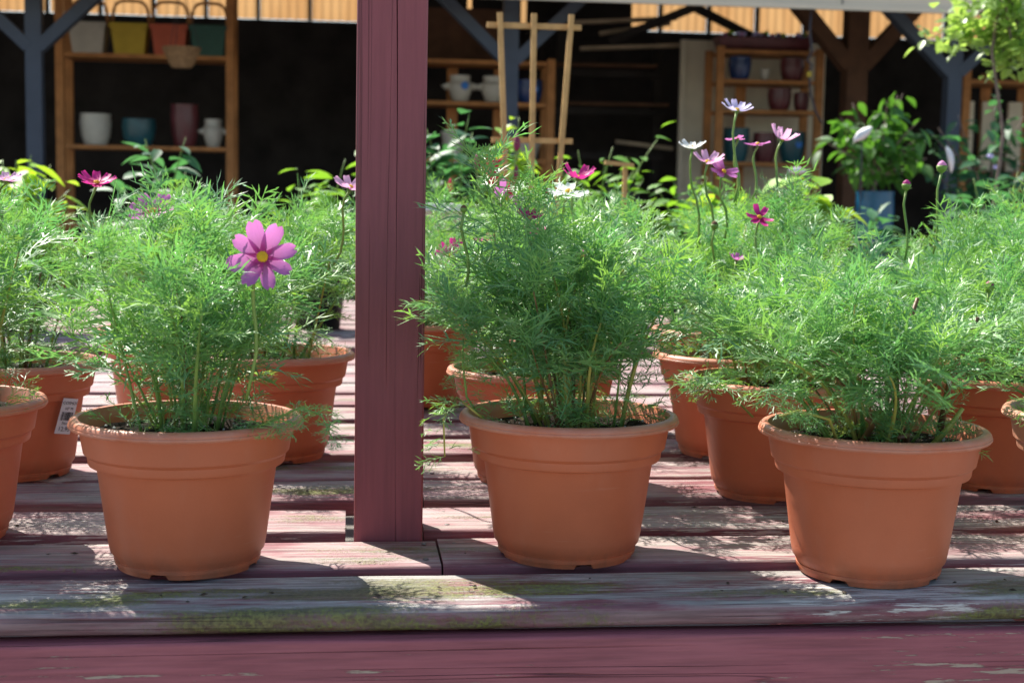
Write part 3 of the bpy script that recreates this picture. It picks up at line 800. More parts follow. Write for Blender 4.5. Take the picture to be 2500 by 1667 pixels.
def cosmos_plant(seed, n_stems, h0, h1, spread, leaves, leaf_len=(.055, .095), bare=.3, lean=(0, 0), shoots=.45, pitch=.025, base_r=.08, skew=1.0, extra=()):
    rng = np.random.default_rng(seed)
    F = Foliage(rng, leaves); stems = []
    specs = []
    for i in range(n_stems):
        a = 2 * math.pi * (i + rng.uniform(-.3, .3)) / n_stems * 1.0 + (i * 2.4)
        rr = math.sqrt((i + .5) / n_stems)
        r = base_r * rr * rng.uniform(.45, 1.0)
        h = h0 + (h1 - h0) * rng.random() ** skew
        tip_r = spread * rr * rng.uniform(.75, 1.15)
        specs.append((np.array([r * math.cos(a), r * math.sin(a), .153]), np.array([tip_r * math.cos(a) + lean[0], tip_r * math.sin(a) + lean[1], .150 + h * (1 - .25 * rr * rr)]), h))
    for (bx, by, tx, ty, tz) in extra:
        specs.append((np.array([bx, by, .153]), np.array([tx, ty, tz]), tz - .153))
    for b, tp, h in specs:
        mid = (b + tp) / 2 + np.append(rng.normal(0, .012, 2) - .18 * (tp - b)[:2], .02)
        def pth(t): return (1 - t) ** 2 * b + 2 * t * (1 - t) * mid + t * t * tp
        L = np.linalg.norm(tp - b)
        npt = 8
        pts = [pth(i / (npt - 1)) for i in range(npt)]
        rb = rng.uniform(.0017, .0032)
        kind = rng.choice(['stem_green', 'stem_yellow', 'stem_brown'], p=[.35, .42, .23])
        stems.append((pts, [rb * (1 - .65 * i / (npt - 1)) for i in range(npt)], kind))
        bare_i = bare; bare = min(.7, bare_i * rng.uniform(.35, 1.2))
        nn = max(4, int(L * (1 - bare) / pitch)); az = rng.uniform(0, 6.28)
        for k in range(nn + 1):
            t = bare + (1 - bare) * k / nn
            p = pth(t); az += math.pi / 2 + rng.normal(0, .3)
            tg = pth(min(1, t + .03)) - pth(t - .03); tg /= np.linalg.norm(tg)
            u = (t - bare) / (1 - bare)
            top = u > .93
            for s in (0, math.pi):
                el = math.radians(rng.uniform(5, 40) + 30 * max(0, u - .6) / .4 + (12 if top else 0))
                hz = np.array([math.cos(az + s), math.sin(az + s), 0])
                d = hz * math.cos(el) + np.array([0, 0, 1]) * math.sin(el) + .3 * tg * u
                ln = rng.uniform(*leaf_len) * (.65 + .5 * math.sin(math.pi * (.15 + .7 * u))) * min(1, .35 + 2.2 * u)
                tint = rng.random() * .75 + (.25 if (u < .18 and rng.random() < .45) else 0) * rng.random()
                F.leaf(p, d, ln, tint)
            if rng.random() < shoots and not top:
                a2 = az + rng.choice([0, math.pi]) + rng.normal(0, .4)
                sl_ = rng.uniform(.025, .06)
                e2 = p + np.array([math.cos(a2) * .7, math.sin(a2) * .7, .75]) * sl_
                for q in range(4):
                    a3 = a2 + q * 1.7 + rng.normal(0, .3)
                    el = math.radians(rng.uniform(20, 65))
                    F.leaf(p + (e2 - p) * (.5 + .5 * q / 3), [math.cos(a3) * math.cos(el), math.sin(a3) * math.cos(el), math.sin(el)], rng.uniform(*leaf_len) * .6, rng.random() * .8)
        bare = bare_i
        for q in range(5):
            a3 = rng.uniform(0, 6.28); el = math.radians(rng.uniform(35, 80))
            F.leaf(pth(1.0), [math.cos(a3) * math.cos(el), math.sin(a3) * math.cos(el), math.sin(el)], rng.uniform(*leaf_len) * .62, rng.random() * .6)
    for q in range(75):
        a3 = rng.uniform(0, 6.28); r3 = .095 * math.sqrt(rng.random()); el = math.radians(rng.uniform(5, 60))
        F.leaf(np.array([r3 * math.cos(a3), r3 * math.sin(a3), .158 + rng.uniform(0, .03)]), [math.cos(a3 * 3) * math.cos(el), math.sin(a3 * 3) * math.cos(el), math.sin(el)], rng.uniform(.022, .05), rng.random())
    return F.mesh('foliage'), stems

def stem_objs(stems, parent, cap=99):
    for pts, rads, kind in stems[:cap]:
        link('stem', MB().tube(pts, rads, 6).mesh('stem', M[kind], True), parent)

def petal_mesh(nm, mat, cup=.2, w=.46):
    nu, nv = 7, 5
    V = []; T = []; C = []
    for i in range(nu):
        u = i / (nu - 1)
        wid = w * (.28 + .72 * math.sin(math.pi * min(1, .12 + .60 * u)) ** .9) * (1 if u < .95 else .86) * .5
        for j in range(nv):
            v = j / (nv - 1) * 2 - 1
            x = .13 + .87 * u
            if i == nu - 1: x += (-.02, .055, -.05, .045, -.03)[j] - .03 * abs(v)
            z = cup * (u ** 1.5) - .05 * math.sin(u * 3.0) + (.06 * v * v if True else 0) * (.5 + u) * .8 + .018 * math.cos(v * 2.5 * math.pi)
            V.append((x, v * wid, z)); C.append(u)
    for i in range(nu - 1):
        for j in range(nv - 1):
            a = i * nv + j
            T += [(a, a + nv, a + nv + 1), (a, a + nv + 1, a + 1)]
    return tri_mesh(nm, V, T, M[mat], C, True)
PETALS = {}
def petal(mat, cup):
    k = (mat, cup)
    if k not in PETALS: PETALS[k] = petal_mesh('petal', mat, cup)
    return PETALS[k]
def disc_mesh(mat, nm):
    mb = MB(); rn = random.Random(4)
    mb.lathe([(.12, -.05), (.17, .0), (.15, .06), (.09, .10), (.02, .115)], 14)
    for i in range(46):
        r = .165 * math.sqrt((i + .5) / 46); a = i * 2.39996
        h = .115 - 2.2 * r * r * 1.6
        c = Vector((r * math.cos(a), r * math.sin(a), h)); s = .021
        mb.add([c + Vector(d) * s for d in ((1, 0, 0), (0, 1, 0), (-1, 0, 0), (0, -1, 0))] + [c + Vector((0, 0, s * 1.8))], [(0, 1, 4), (1, 2, 4), (2, 3, 4), (3, 0, 4)])
    return mb.mesh(nm, M[mat], True)
DISC = disc_mesh('disc', 'flower')
CALYX = MB().lathe([(.035, -.2), (.05, -.17), (.13, -.12), (.16, -.05), (.14, -.03), (.02, -.03)], 12).mesh('calyx', M['calyx'], True)
def bract_mesh():
    mb = MB()
    for k in range(7):
        a = 2 * math.pi * k / 7 + .2
        c, s = math.cos(a), math.sin(a)
        mb.add([(c * .12 - s * .03, s * .12 + c * .03, -.10), (c * .12 + s * .03, s * .12 - c * .03, -.10), (c * .34 + s * .03, s * .34 - c * .03, -.13), (c * .34 - s * .03, s * .34 + c * .03, -.13), (c * .55, s * .55, -.04)], [(0, 1, 2, 3), (3, 2, 4)])
    return mb.mesh('bract', M['calyx'])
BRACT = bract_mesh()
def flower(parent, wpos, rad, mat, cup=.2, face=(0, 0, 1), n=8, missing=(), stem_from=None, spin=0.0, porg=None, tilt_var=.12):
    """A bloom as a part of its plant: disc with petals below it."""
    porg = Vector(porg if porg is not None else parent.location)
    f = link('flower', DISC, parent)
    q = Vector(face).normalized().to_track_quat('Z', 'Y')
    loc = Vector(wpos) - porg
    f.location = loc; f.rotation_mode = 'QUATERNION'; f.rotation_quaternion = q; f.scale = (rad,) * 3
    rn = random.Random(int(abs(wpos[0] * 7919 + wpos[2] * 104729)) + 1)
    for k in range(n):
        if k in missing: continue
        p = link('petal', petal(mat, cup), f, None, (0, 0, .004 * (k % 2)), (rn.uniform(-.15, .15), rn.uniform(-tilt_var, tilt_var), 2 * math.pi * k / n + spin + rn.uniform(-.07, .07)))
        s = rn.uniform(.9, 1.06); p.scale = (s, s * rn.uniform(.9, 1.1), s)
    link('calyx', CALYX, f); link('bract', BRACT, f)
    if stem_from is not None:
        a = Vector(stem_from) - porg; b = loc - Vector(face).normalized() * rad * .18
        md = (a + b) / 2 + Vector((0, 0, 0)) + (Vector((b.x, b.y, b.z)) - Vector((b.x, b.y, a.z))) * .12
        md.x = a.x * .35 + b.x * .65; md.y = a.y * .35 + b.y * .65
        pts = [a * (1 - t) ** 2 + md * 2 * t * (1 - t) + b * t * t + Vector((.006 * math.sin(t * 3.14 * 2 + rn.uniform(-.5, .5)), 0, 0)) * (0 if t in (0, 1) else 1) for t in [i / 7 for i in range(8)]]
        link('flower_stem', MB().tube(pts, [.0021] * 5 + [.0019, .0018, .0024], 6).mesh('flower_stem', M['stem_green'], True), parent)
    return f
def bud(parent, wpos, rad, mat, stem_from, porg=None):
    porg = Vector(porg if porg is not None else parent.location)
    b = link('bud', MB().lathe([(.15, -.9), (.75, -.55), (1.0, 0), (.8, .55), (.35, .95), (.05, 1.1)], 10).mesh('bud', M[mat], True), parent)
    b.location = Vector(wpos) - porg; b.scale = (rad,) * 3
    link('calyx', MB().lathe([(.3, -1.4), (.8, -1.0), (1.12, -.3), (1.02, .1), (.2, .1)], 10).mesh('calyx', M['calyx'], True), b)
    link('bract', BRACT, b, None, (0, 0, -.6), None, (3.0, 3.0, 3.0))
    a = Vector(stem_from) - porg; e = Vector(wpos) - porg - Vector((0, 0, rad * 1.3))
    pts = [a.lerp(e, i / 5) + Vector((.004 * math.sin(i * 1.1), 0, 0)) * (1 if 0 < i < 5 else 0) for i in range(6)]
    link('flower_stem', MB().tube(pts, [.0019] * 6, 6).mesh('flower_stem', M['stem_green'], True), parent)

def potted(label, x, y, seed, rz, pm=None, foliage=None, z=BZ + .0012, faded=False, scale=1.0):
    t = thing('potted_cosmos', label, 'potted plant', (x, y, z), 0, 'potted cosmos on the bench')
    p = link('pot', POT_ME2 if faded else POT_ME, t, None, None, (0, 0, rz))
    link('soil', SOILS[seed % 4], p)
    tag(link('perlite', PERL[seed % 3], p), kind='stuff')
    return t

# name, x, y, label, plant args
PL = {}
def add_plant(key, label, x, y, seed, rz=0.0, faded=False, **kw):
    t = potted(label, x, y, seed, rz, faded=faded)
    fol, stems = cosmos_plant(seed, **kw)
    tag(link('foliage', fol, t), kind='stuff')
    stem_objs(stems, t)
    PL[key] = t
    return t
notch = lambda a: math.radians(a)
LF, LC = LEAF_F, LEAF_C
add_plant('P1', 'terracotta pot of tall cosmos beside the price-tagged pot, nearer the bench edge', -.515, 1.845, 101, .3, n_stems=16, h0=0.16, h1=0.28, spread=.15, leaves=LF)
add_plant('P2', 'terracotta pot of cosmos with large purple-pink flower left of the maroon post', -.189, 1.701, 102, 2.05, n_stems=20, h0=0.12, h1=0.25, spread=.15, leaves=LF, bare=.30, base_r=.075)
add_plant('P3', 'terracotta pot of dense deep-green cosmos just right of the maroon post', .269, 1.728, 103, .9, n_stems=22, h0=0.14, h1=0.25, spread=.13, lean=(-.025, 0), leaves=LF, bare=.38, base_r=.068, skew=1.3,
          extra=((-.05, .02, -.105, .05, .46), (-.03, .04, -.04, .02, .42), (.0, -.03, .0, -.03, .33), (.03, 0, .02, 0, .37), (.06, -.02, .11, .0, .32)))
add_plant('P4', 'terracotta pot of low spreading cosmos with reddish stems at the bench edge', .619, 1.625, 104, 1.6, n_stems=24, h0=0.11, h1=0.20, spread=.18, leaves=LF, bare=.44, base_r=.07, lean=(-.02, .02))
add_plant('P5', 'terracotta cosmos pot carrying a white price label', -.515, 2.265, 105, .2, n_stems=13, h0=0.16, h1=0.27, spread=.15, leaves=LF)
add_plant('P6', 'terracotta cosmos pot behind the purple-flowered one, left of the post', -.125, 2.40, 106, 1.1, n_stems=14, h0=0.16, h1=0.28, spread=.17, leaves=LF)
add_plant('P7', 'terracotta pot of bright cosmos with white and magenta blooms, behind the dense deep-green one', .284, 2.19, 107, .5, n_stems=20, h0=0.15, h1=0.27, spread=.19, leaves=LF)
add_plant('P8', 'terracotta cosmos pot directly behind the low spreading one', .634, 2.075, 108, .7, n_stems=20, h0=0.08, h1=0.19, spread=.17, leaves=LF, lean=(.04, .0), bare=.42)
add_plant('P9', 'terracotta cosmos pot with pale pink blooms on tall stalks', .658, 2.42, 109, .1, n_stems=20, h0=0.15, h1=0.29, spread=.15, leaves=LF, bare=.44, lean=(.06, 0))
add_plant('P10', 'terracotta cosmos pot behind the one with pale pink blooms', .752, 2.88, 110, .4, n_stems=18, h0=0.16, h1=0.29, spread=.16, leaves=LC, lean=(.07, 0), bare=.42)
add_plant('P11', 'terracotta pot of bushy cosmos with two buds on bare stalks', 1.013, 2.14, 111, 1.8, n_stems=20, h0=0.13, h1=0.25, spread=.20, leaves=LF)
add_plant('P12', 'faded terracotta cosmos pot with one plum bud at the bench edge', .982, 1.742, 112, .5, faded=True, n_stems=18, h0=0.09, h1=0.19, spread=.17, leaves=LF)
add_plant('P13', 'terracotta cosmos pot in the back row behind the white and magenta blooms', .40, 2.72, 113, .5, n_stems=18, h0=0.16, h1=0.28, spread=.19, leaves=LC)
add_plant('P14', 'terracotta cosmos pot in the back row behind the two bare-stalked buds', 1.22, 2.62, 114, .5, n_stems=20, h0=0.17, h1=0.29, spread=.2, leaves=LC)
add_plant('P15', 'terracotta cosmos pot in the back row left of the maroon post', -.35, 2.80, 115, .5, n_stems=15, h0=0.16, h1=0.28, spread=.18, leaves=LC)

add_plant('P16', 'terracotta cosmos pot in the back row peeking out right of the maroon post', .15, 3.0, 116, .8, n_stems=18, h0=.14, h1=.27, spread=.19, leaves=LC, bare=.25)

# flowers
def wf(key, p, r, mat, dz=.2, **kw):
    t = PL[key]
    base = Vector((p[0] * .8 + t.location.x * .2, p[1] * .8 + t.location.y * .2, p[2] - dz))
    flower(t, p, r * (.92 if key != 'P2' else 1), mat, stem_from=base, **kw)
CAMV = Vector((0, 0, 1.19))
wf('P9', (.664, 2.45, 1.346), .029, 'pet_lilac', .16, cup=.42, face=(.05, -.35, 1), missing=(6,))
wf('P9', (.575, 2.40, 1.278), .026, 'pet_white', .17, cup=.35, face=(-.05, -.2, 1))
wf('P9', (.590, 2.35, 1.253), .030, 'pet_light', .14, cup=.45, face=(0, -.35, 1), missing=(5,))
wf('P9', (.618, 2.35, 1.238), .027, 'pet_pink', .12, cup=.15, face=(.2, -.75, .7), missing=(1, 6))
wf('P9', (.680, 2.50, 1.299), .024, 'pet_pink', .12, cup=.05, face=(-.1, .1, 1), missing=(2, 3))
wf('P9', (.717, 2.50, 1.290), .026, 'pet_pink', .10, cup=.0, face=(-.1, -.1, 1))
wf('P9', (.746, 2.45, 1.297), .027, 'pet_light', .12, cup=.75, face=(.25, -.2, 1))
wf('P7', (.357, 2.25, 1.222), .030, 'pet_magenta', .13, cup=.5, face=(.05, -.3, 1), missing=(2,))
wf('P7', (.319, 2.10, 1.199), .034, 'pet_white', .13, cup=.08, face=(-.1, -.35, .95), missing=(1,))
wf('P7', (.249, 2.30, 1.185), .036, 'pet_pink', .13, cup=.3, face=(.45, -.7, .5), missing=(1,))
wf('P7', (.325, 2.00, 1.107), .026, 'pet_magenta', .10, cup=.1, face=(0, -.25, 1))
wf('P7', (.354, 1.97, 1.068), .024, 'pet_magenta', .09, cup=.12, face=(.1, -.35, 1), missing=(3,))
wf('P7', (.30, 2.02, 1.045), .018, 'pet_magenta', .09, cup=.2, face=(.1, -.5, 1))
wf('P7', (.265, 2.05, 1.14), .02, 'pet_magenta', .09, cup=.3, face=(-.1, -.4, 1))
wf('P3', (.215, 1.72, 1.165), .018, 'pet_magenta', .08, cup=.4, face=(.1, -.4, 1))
wf('P7', (.229, 2.38, 1.119), .026, 'pet_magenta', .10, cup=.2, face=(-.3, -.2, 1))
wf('P13', (.178, 2.55, 1.083), .034, 'pet_magenta', .12, cup=.3, face=(-.3, -.7, .6))
wf('P8', (.635, 2.19, 1.165), .026, 'pet_magenta', .13, cup=.2, face=(.1, -.6, .7), missing=(0, 3))
wf('P8', (.603, 2.20, 1.098), .015, 'pet_pink', .1, cup=.5, face=(.1, -.2, 1))
wf('P2', (-.095, 1.585, 1.120), .038, 'pet_pink', .16, cup=.12, face=(.12, -1, .28), spin=.25, missing=(), tilt_var=.22)
wf('P2', (-.235, 1.76, 1.165), .030, 'pet_pink', .12, cup=.25, face=(-.2, -.5, .8))
wf('P6', (.0, 2.2, 1.20), .03, 'pet_light', .12, cup=.3, face=(.1, -.3, 1))
wf('P5', (-.375, 2.2, 1.20), .03, 'pet_magenta', .12, cup=.3, face=(.1, -.4, 1))
wf('P1', (-.436, 1.9, 1.20), .022, 'pet_light', .08, cup=.3, face=(.1, -.3, 1))
bud(PL['P11'], (.875, 2.2, 1.220), .007, 'pet_pink', (.878, 2.2, 1.10))
bud(PL['P11'], (.932, 2.2, 1.250), .008, 'pet_light', (.922, 2.2, 1.10))
bud(PL['P12'], (.798, 1.72, 1.089), .006, 'bud_dark', (.81, 1.73, .98))
bud(PL['P9'], (.592, 2.3, 1.150), .006, 'disc_spent', (.6, 2.32, 1.03))
bud(PL['P7'], (.293, 1.95, 1.068), .006, 'disc_spent', (.295, 1.98, .97))
bud(PL['P3'], (.135, 1.72, 1.175), .004, 'disc_spent', (.14, 1.73, 1.08))

# trailing sprigs that hang over the rims
def sprig(key, pts, n, seed, ll=(.02, .035), rad=.0016, kind='stem_green'):
    t = PL[key]; rng = np.random.default_rng(seed); F = Foliage(rng, LEAF_C)
    P = [np.array(p) - np.array(t.location) for p in pts]
    def at(u):
        k = min(len(P) - 2, int(u * (len(P) - 1))); w = u * (len(P) - 1) - k
        return P[k] * (1 - w) + P[k + 1] * w
    for i in range(n):
        u = .35 + .65 * i / (n - 1); a = rng.uniform(0, 6.28); el = rng.uniform(-.5, .5)
        F.leaf(at(u), [math.cos(a) * math.cos(el), math.sin(a) * math.cos(el), math.sin(el)], rng.uniform(*ll), rng.random() * .8)
    tag(link('sprig_leaves', F.mesh('sprig_leaves'), t), kind='stuff')
    link('sprig', MB().tube(P, [rad * (1 - .5 * i / (len(P) - 1)) for i in range(len(P))], 6).mesh('sprig', M[kind], True), t)
sprig('P2', [(-.14, 1.68, .888), (-.10, 1.63, .925), (-.055, 1.60, .952), (-.03, 1.59, .945), (-.018, 1.585, .918)], 26, 1)
sprig('P2', [(-.16, 1.66, .888), (-.12, 1.62, .922), (-.08, 1.60, .938), (-.06, 1.59, .935)], 18, 2)
sprig('P3', [(.19, 1.70, .89), (.155, 1.68, .93), (.125, 1.66, .955), (.11, 1.66, .93), (.112, 1.66, .885)], 16, 3, (.02, .04), .002, 'stem_yellow')
sprig('P3', [(.18, 1.72, .89), (.14, 1.70, .95), (.135, 1.70, .99), (.135, 1.70, 1.02)], 24, 4, (.02, .035))
sprig('P4', [(.57, 1.58, .89), (.535, 1.54, .948), (.49, 1.51, .962), (.465, 1.50, .958)], 14, 5, (.018, .032), .0022, 'stem_yellow')
sprig('P4', [(.58, 1.60, .89), (.52, 1.565, .955), (.48, 1.545, .985), (.455, 1.535, .98)], 20, 6, (.025, .042))
sprig('P8', [(.56, 1.93, .89), (.51, 1.90, .935), (.48, 1.885, .95), (.465, 1.88, .93)], 24, 7, (.03, .05))
sprig('P12', [(.93, 1.69, .89), (.88, 1.65, .945), (.85, 1.63, .96), (.835, 1.62, .945)], 20, 8, (.03, .05))
# broken leafless stubs in the edge pot
t4 = PL['P4']
for (a, b, c, kd) in (((-.03, -.03, .15), (-.02, -.05, .185), (-.035, -.07, .195), 'stem_brown'), ((.02, -.05, .15), (.015, -.065, .175), (.0, -.08, .175), 'stem_brown'),
                      ((.05, -.04, .15), (.07, -.05, .18), (.085, -.055, .205), 'stem_yellow'), ((.03, 0, .15), (.02, -.01, .25), (.035, -.03, .33), 'stem_brown'), ((.07, -.02, .15), (.08, -.03, .24), (.10, -.05, .31), 'stem_brown')):
    link('bare_stem', MB().tube([a, b, c], [.0045, .0035, .0024], 7).mesh('bare_stem', M[kd], True), t4)

# ------------------------------------------------------------------ price label on the back-left pot
def text_mesh(body, size):
    cu = bpy.data.curves.new('txt', 'FONT'); cu.body = body; cu.size = size; cu.align_x = 'CENTER'
    ob = bpy.data.objects.new('txt', cu); COL.objects.link(ob)
    me = bpy.data.meshes.new_from_object(ob.evaluated_get(bpy.context.evaluated_depsgraph_get()))
    bpy.data.objects.remove(ob); bpy.data.curves.remove(cu)
    return me
LA = -0.62   # direction on the pot, radians from +x
def on_pot(u, v, off):
    ca, sa = math.cos(-.2), math.sin(-.2)
    u2, v2 = u * ca - v * sa, u * sa + v * ca
    z = .098 + v2
    zz = min(max(z, .03), .117)
    r = .0915 + (.1035 - .0915) * (z - .03) / .087 + off
    a = LA + u2 / .098
    return (r * math.cos(a), r * math.sin(a), z)
P5 = PL['P5']
vs = []; fs = []
for i in range(9):
    for j in range(9):
        vs.append(on_pot(-.0135 + .027 * i / 8, -.027 + .054 * j / 8, .013))
for i in range(8):
    for j in range(8): fs.append((i * 9 + j, (i + 1) * 9 + j, (i + 1) * 9 + j + 1, i * 9 + j + 1))
lab = link('price_label', MB().add(vs, fs).mesh('price_label', M['paper'], True), P5)
lab['label'] = 'white price label reading 12.95'
for body, size, v in (('COSMOS', .0062, .018), ('10" M', .0062, .0095), ('Elaine', .0055, -.0125), ('12.95', .0092, -.0225)):
    me = text_mesh(body, size)
    for vt in me.vertices: vt.co = on_pot(vt.co.x, vt.co.y + v, .0136)
    me.materials.append(M['ink'])
    link('lettering', me, lab)
bar = MB(); rn = random.Random(12); u = -.010
while u < .010:
    w = rn.choice([.0004, .0007, .0011])
    bar.add([on_pot(u, -.0065, .0136), on_pot(u + w, -.0065, .0136), on_pot(u + w, .0065, .0136), on_pot(u, .0065, .0136)], [(0, 1, 2, 3)])
    u += w + rn.choice([.0005, .0008])
link('barcode', bar.mesh('barcode', M['ink']), lab)

# ------------------------------------------------------------------ broad-leaved plants
def leaf_mesh(nm, mat, L=1.0, w=.45, fold=.12, droop=.2):
    us = (0, .2, .45, .72, 1.0); ws = (.06, .8, 1.0, .66, .0)
    V = []; F = []
    for u, q in zip(us, ws):
        z = -droop * u * u
        V += [(u * L, -w * q / 2, z + fold * q * w), (u * L, 0, z), (u * L, w * q / 2, z + fold * q * w)]
    for i in range(4):
        a = i * 3
        F += [(a, a + 3, a + 4, a + 1), (a + 1, a + 4, a + 5, a + 2)]
    me = MB().add(V, F).mesh(nm, M[mat], True)
    return me
def bush(t, lm, base, tips, per, ll, seed, stem='bark', r0_=.008, droop_el=(-.5, .5), spread=.0):
    rn = random.Random(seed); n = 0
    b = Vector(base)
    for tp in tips:
        tp = Vector(tp)
        mid = b.lerp(tp, .5) + Vector((rn.uniform(-.03, .03), rn.uniform(-.03, .03), .03)) * 1.0
        mid.x -= (tp.x - b.x) * .15; mid.y -= (tp.y - b.y) * .15
        def pt(u): return b * (1 - u) ** 2 + mid * 2 * u * (1 - u) + tp * u * u
        link('branch', MB().tube([pt(i / 6) for i in range(7)], [r0_ * (1 - .75 * i / 6) for i in range(7)], 5).mesh('branch', M[stem], True), t)
        for k in range(per):
            u = .3 + .7 * (k + rn.random()) / per
            p = pt(min(1, u)); a = rn.uniform(0, 6.28)
            if spread: p = p + Vector((rn.gauss(0, spread), rn.gauss(0, spread), rn.gauss(0, spread * .7)))
            s = rn.uniform(*ll)
            link('leaf', lm, t, None, p, (rn.uniform(-.5, .5), -rn.uniform(*droop_el), a), (s, s * rn.uniform(.85, 1.15), s)); n += 1
    return n
LM = {k: leaf_mesh('leaf', k) for k in ('lf_shrub', 'lf_dark', 'lf_lime', 'lf_mid')}
LM['lf_tree'] = leaf_mesh('leaf', 'lf_tree', 1, .62, .1, .1)
LM['round'] = leaf_mesh('leaf', 'lf_lime', 1, .75, .15, .15)
def sphere_tips(c, rx, ry, rz, n, seed):
    rn = random.Random(seed); out = []
    for i in range(n):
        a = 2.39996 * i + rn.uniform(-.3, .3); zz = 1 - 1.55 * (i + .5) / n; r = math.sqrt(max(0, 1 - zz * zz))
        k = rn.uniform(.75, 1.05)
        out.append((c[0] + rx * r * math.cos(a) * k, c[1] + ry * r * math.sin(a) * k, c[2] + rz * zz * k))
    return out
# shrub in the blue glazed pot
t = thing('potted_shrub', 'leafy green shrub in blue glazed pot before the shed', 'potted plant', (2.81, 7.5, .8915))
me = MB().lathe(pot_prof(.105, .36, 'jar'), 32).mesh('glazed_pot', M['ceramic_sky'], False); auto_smooth(me, 40); link('glazed_pot', me, t)
link('soil', MB().lathe([(.02, .30), (.085, .305), (.085, .31)], 20).mesh('soil', M['soil']), t)
link('trunk', MB().tube([(0, 0, .28), (-.01, 0, .36), (.0, 0, .44)], [.014, .012, .01], 8).mesh('trunk', M['bark'], True), t)
bush(t, LM['lf_shrub'], (0, 0, .42), sphere_tips((0, 0, .60), .34, .26, .30, 17, 21) + [(.11, -.05, .88), (-.22, 0, .72), (.02, 0, .82)], 14, (.075, .125), 22, droop_el=(-1.1, .3), spread=.03)
# taller bush right of the slate post
t = thing('potted_shrub', 'dark loose shrub in black pot beside the right-hand slate post', 'potted plant', (3.55, 7.75, .8915))
link('nursery_pot', MB().lathe(pot_prof(.13, .22, 'pot'), 24).mesh('nursery_pot', M['plastic_black'], True), t)
bush(t, LM['lf_dark'], (0, 0, .2), sphere_tips((0, 0, .52), .38, .25, .36, 13, 31) + [(.02, 0, .90), (-.3, 0, .72), (.2, 0, .8)], 15, (.08, .13), 32, droop_el=(-.9, .4), spread=.03)
for p in ((-.08, -.2, .55), (-.05, -.22, .49), (.1, -.2, .15)):
    b = MB().lathe([(.004, 0), (.02, .01), (.014, .022), (.003, .024)], 8).mesh('blossom', M['pastel'], True); link('blossom', b, t, None, p)
def nursery(label, x, y, mat, tips, per, ll, seed, z=.7512, h=.19, stem='stem_green', de=(-.5, .6), spread=.02, name='potted_plant', grp='leafy plants on the rear bench'):
    t = thing(name, label, 'potted plant', (x, y, z), 0, grp)
    link('nursery_pot', MB().lathe(pot_prof(.1, h, 'pot'), 24).mesh('nursery_pot', M['plastic_black'], True), t)
    link('soil', MB().lathe([(.01, h * .78), (.084, h * .8), (.084, h * .82)], 16).mesh('soil', M['soil']), t)
    bush(t, LM[mat], (0, 0, h * .8), tips, per, ll, seed, stem, .005, de, spread)
    return t
nursery('dark teal-green bushy plant left of the trellis foot', .33, 4.85, 'lf_dark', sphere_tips((0, 0, .52), .22, .15, .20, 17, 1), 14, (0.066, 0.115), 41)
nursery('bright lime-leaved plant growing at the trellis foot', .52, 4.72, 'lf_lime', sphere_tips((0, 0, .48), .10, .1, .22, 18, 2), 14, (0.055, 0.098), 42)
nursery('yellow-green plant with arching shoots right of the trellis', .86, 5.0, 'lf_mid', sphere_tips((0, 0, .46), .2, .14, .18, 18, 3) + [(.22, 0, .66), (.13, 0, .54)], 9, (.045, .075), 43)
nursery('mid-green bush behind the pale pink blooms', 1.18, 4.9, 'lf_mid', sphere_tips((0, 0, .40), .2, .15, .16, 15, 4), 14, (0.055, 0.092), 44)
nursery('lime rosette plant with broad leaves beside the blue pot', 1.355, 4.22, 'round', sphere_tips((0, 0, .40), .13, .1, .10, 15, 5), 12, (0.066, 0.103), 45)
nursery('low lime rosette plant in front of the broad-leaved one', 1.12, 4.25, 'round', sphere_tips((0, 0, .36), .11, .1, .08, 13, 6), 12, (0.055, 0.092), 46)
nursery('bright-leaved plant behind the tall left-edge cosmos', -1.02, 4.6, 'lf_lime', sphere_tips((0, 0, .42), .16, .12, .16, 15, 7), 13, (0.066, 0.115), 47)
nursery('mid-green bush behind the maroon post', -.1, 4.7, 'lf_mid', sphere_tips((0, 0, .36), .2, .15, .2, 9, 8), 14, (0.066, 0.103), 48)
nursery('dark green bush in the gap left of the maroon post', -.6, 4.8, 'lf_dark', sphere_tips((0, 0, .42), .2, .15, .24, 10, 9), 14, (0.066, 0.115), 49)
nursery('dark bush under the small leafy tree', 2.2, 4.7, 'lf_dark', sphere_tips((0, 0, .42), .22, .15, .16, 14, 10), 14, (0.066, 0.103), 50)
nursery('mid-green bush left of the small leafy tree', 1.75, 4.8, 'lf_dark', sphere_tips((0, 0, .30), .2, .15, .16, 9, 11), 14, (0.055, 0.092), 51)
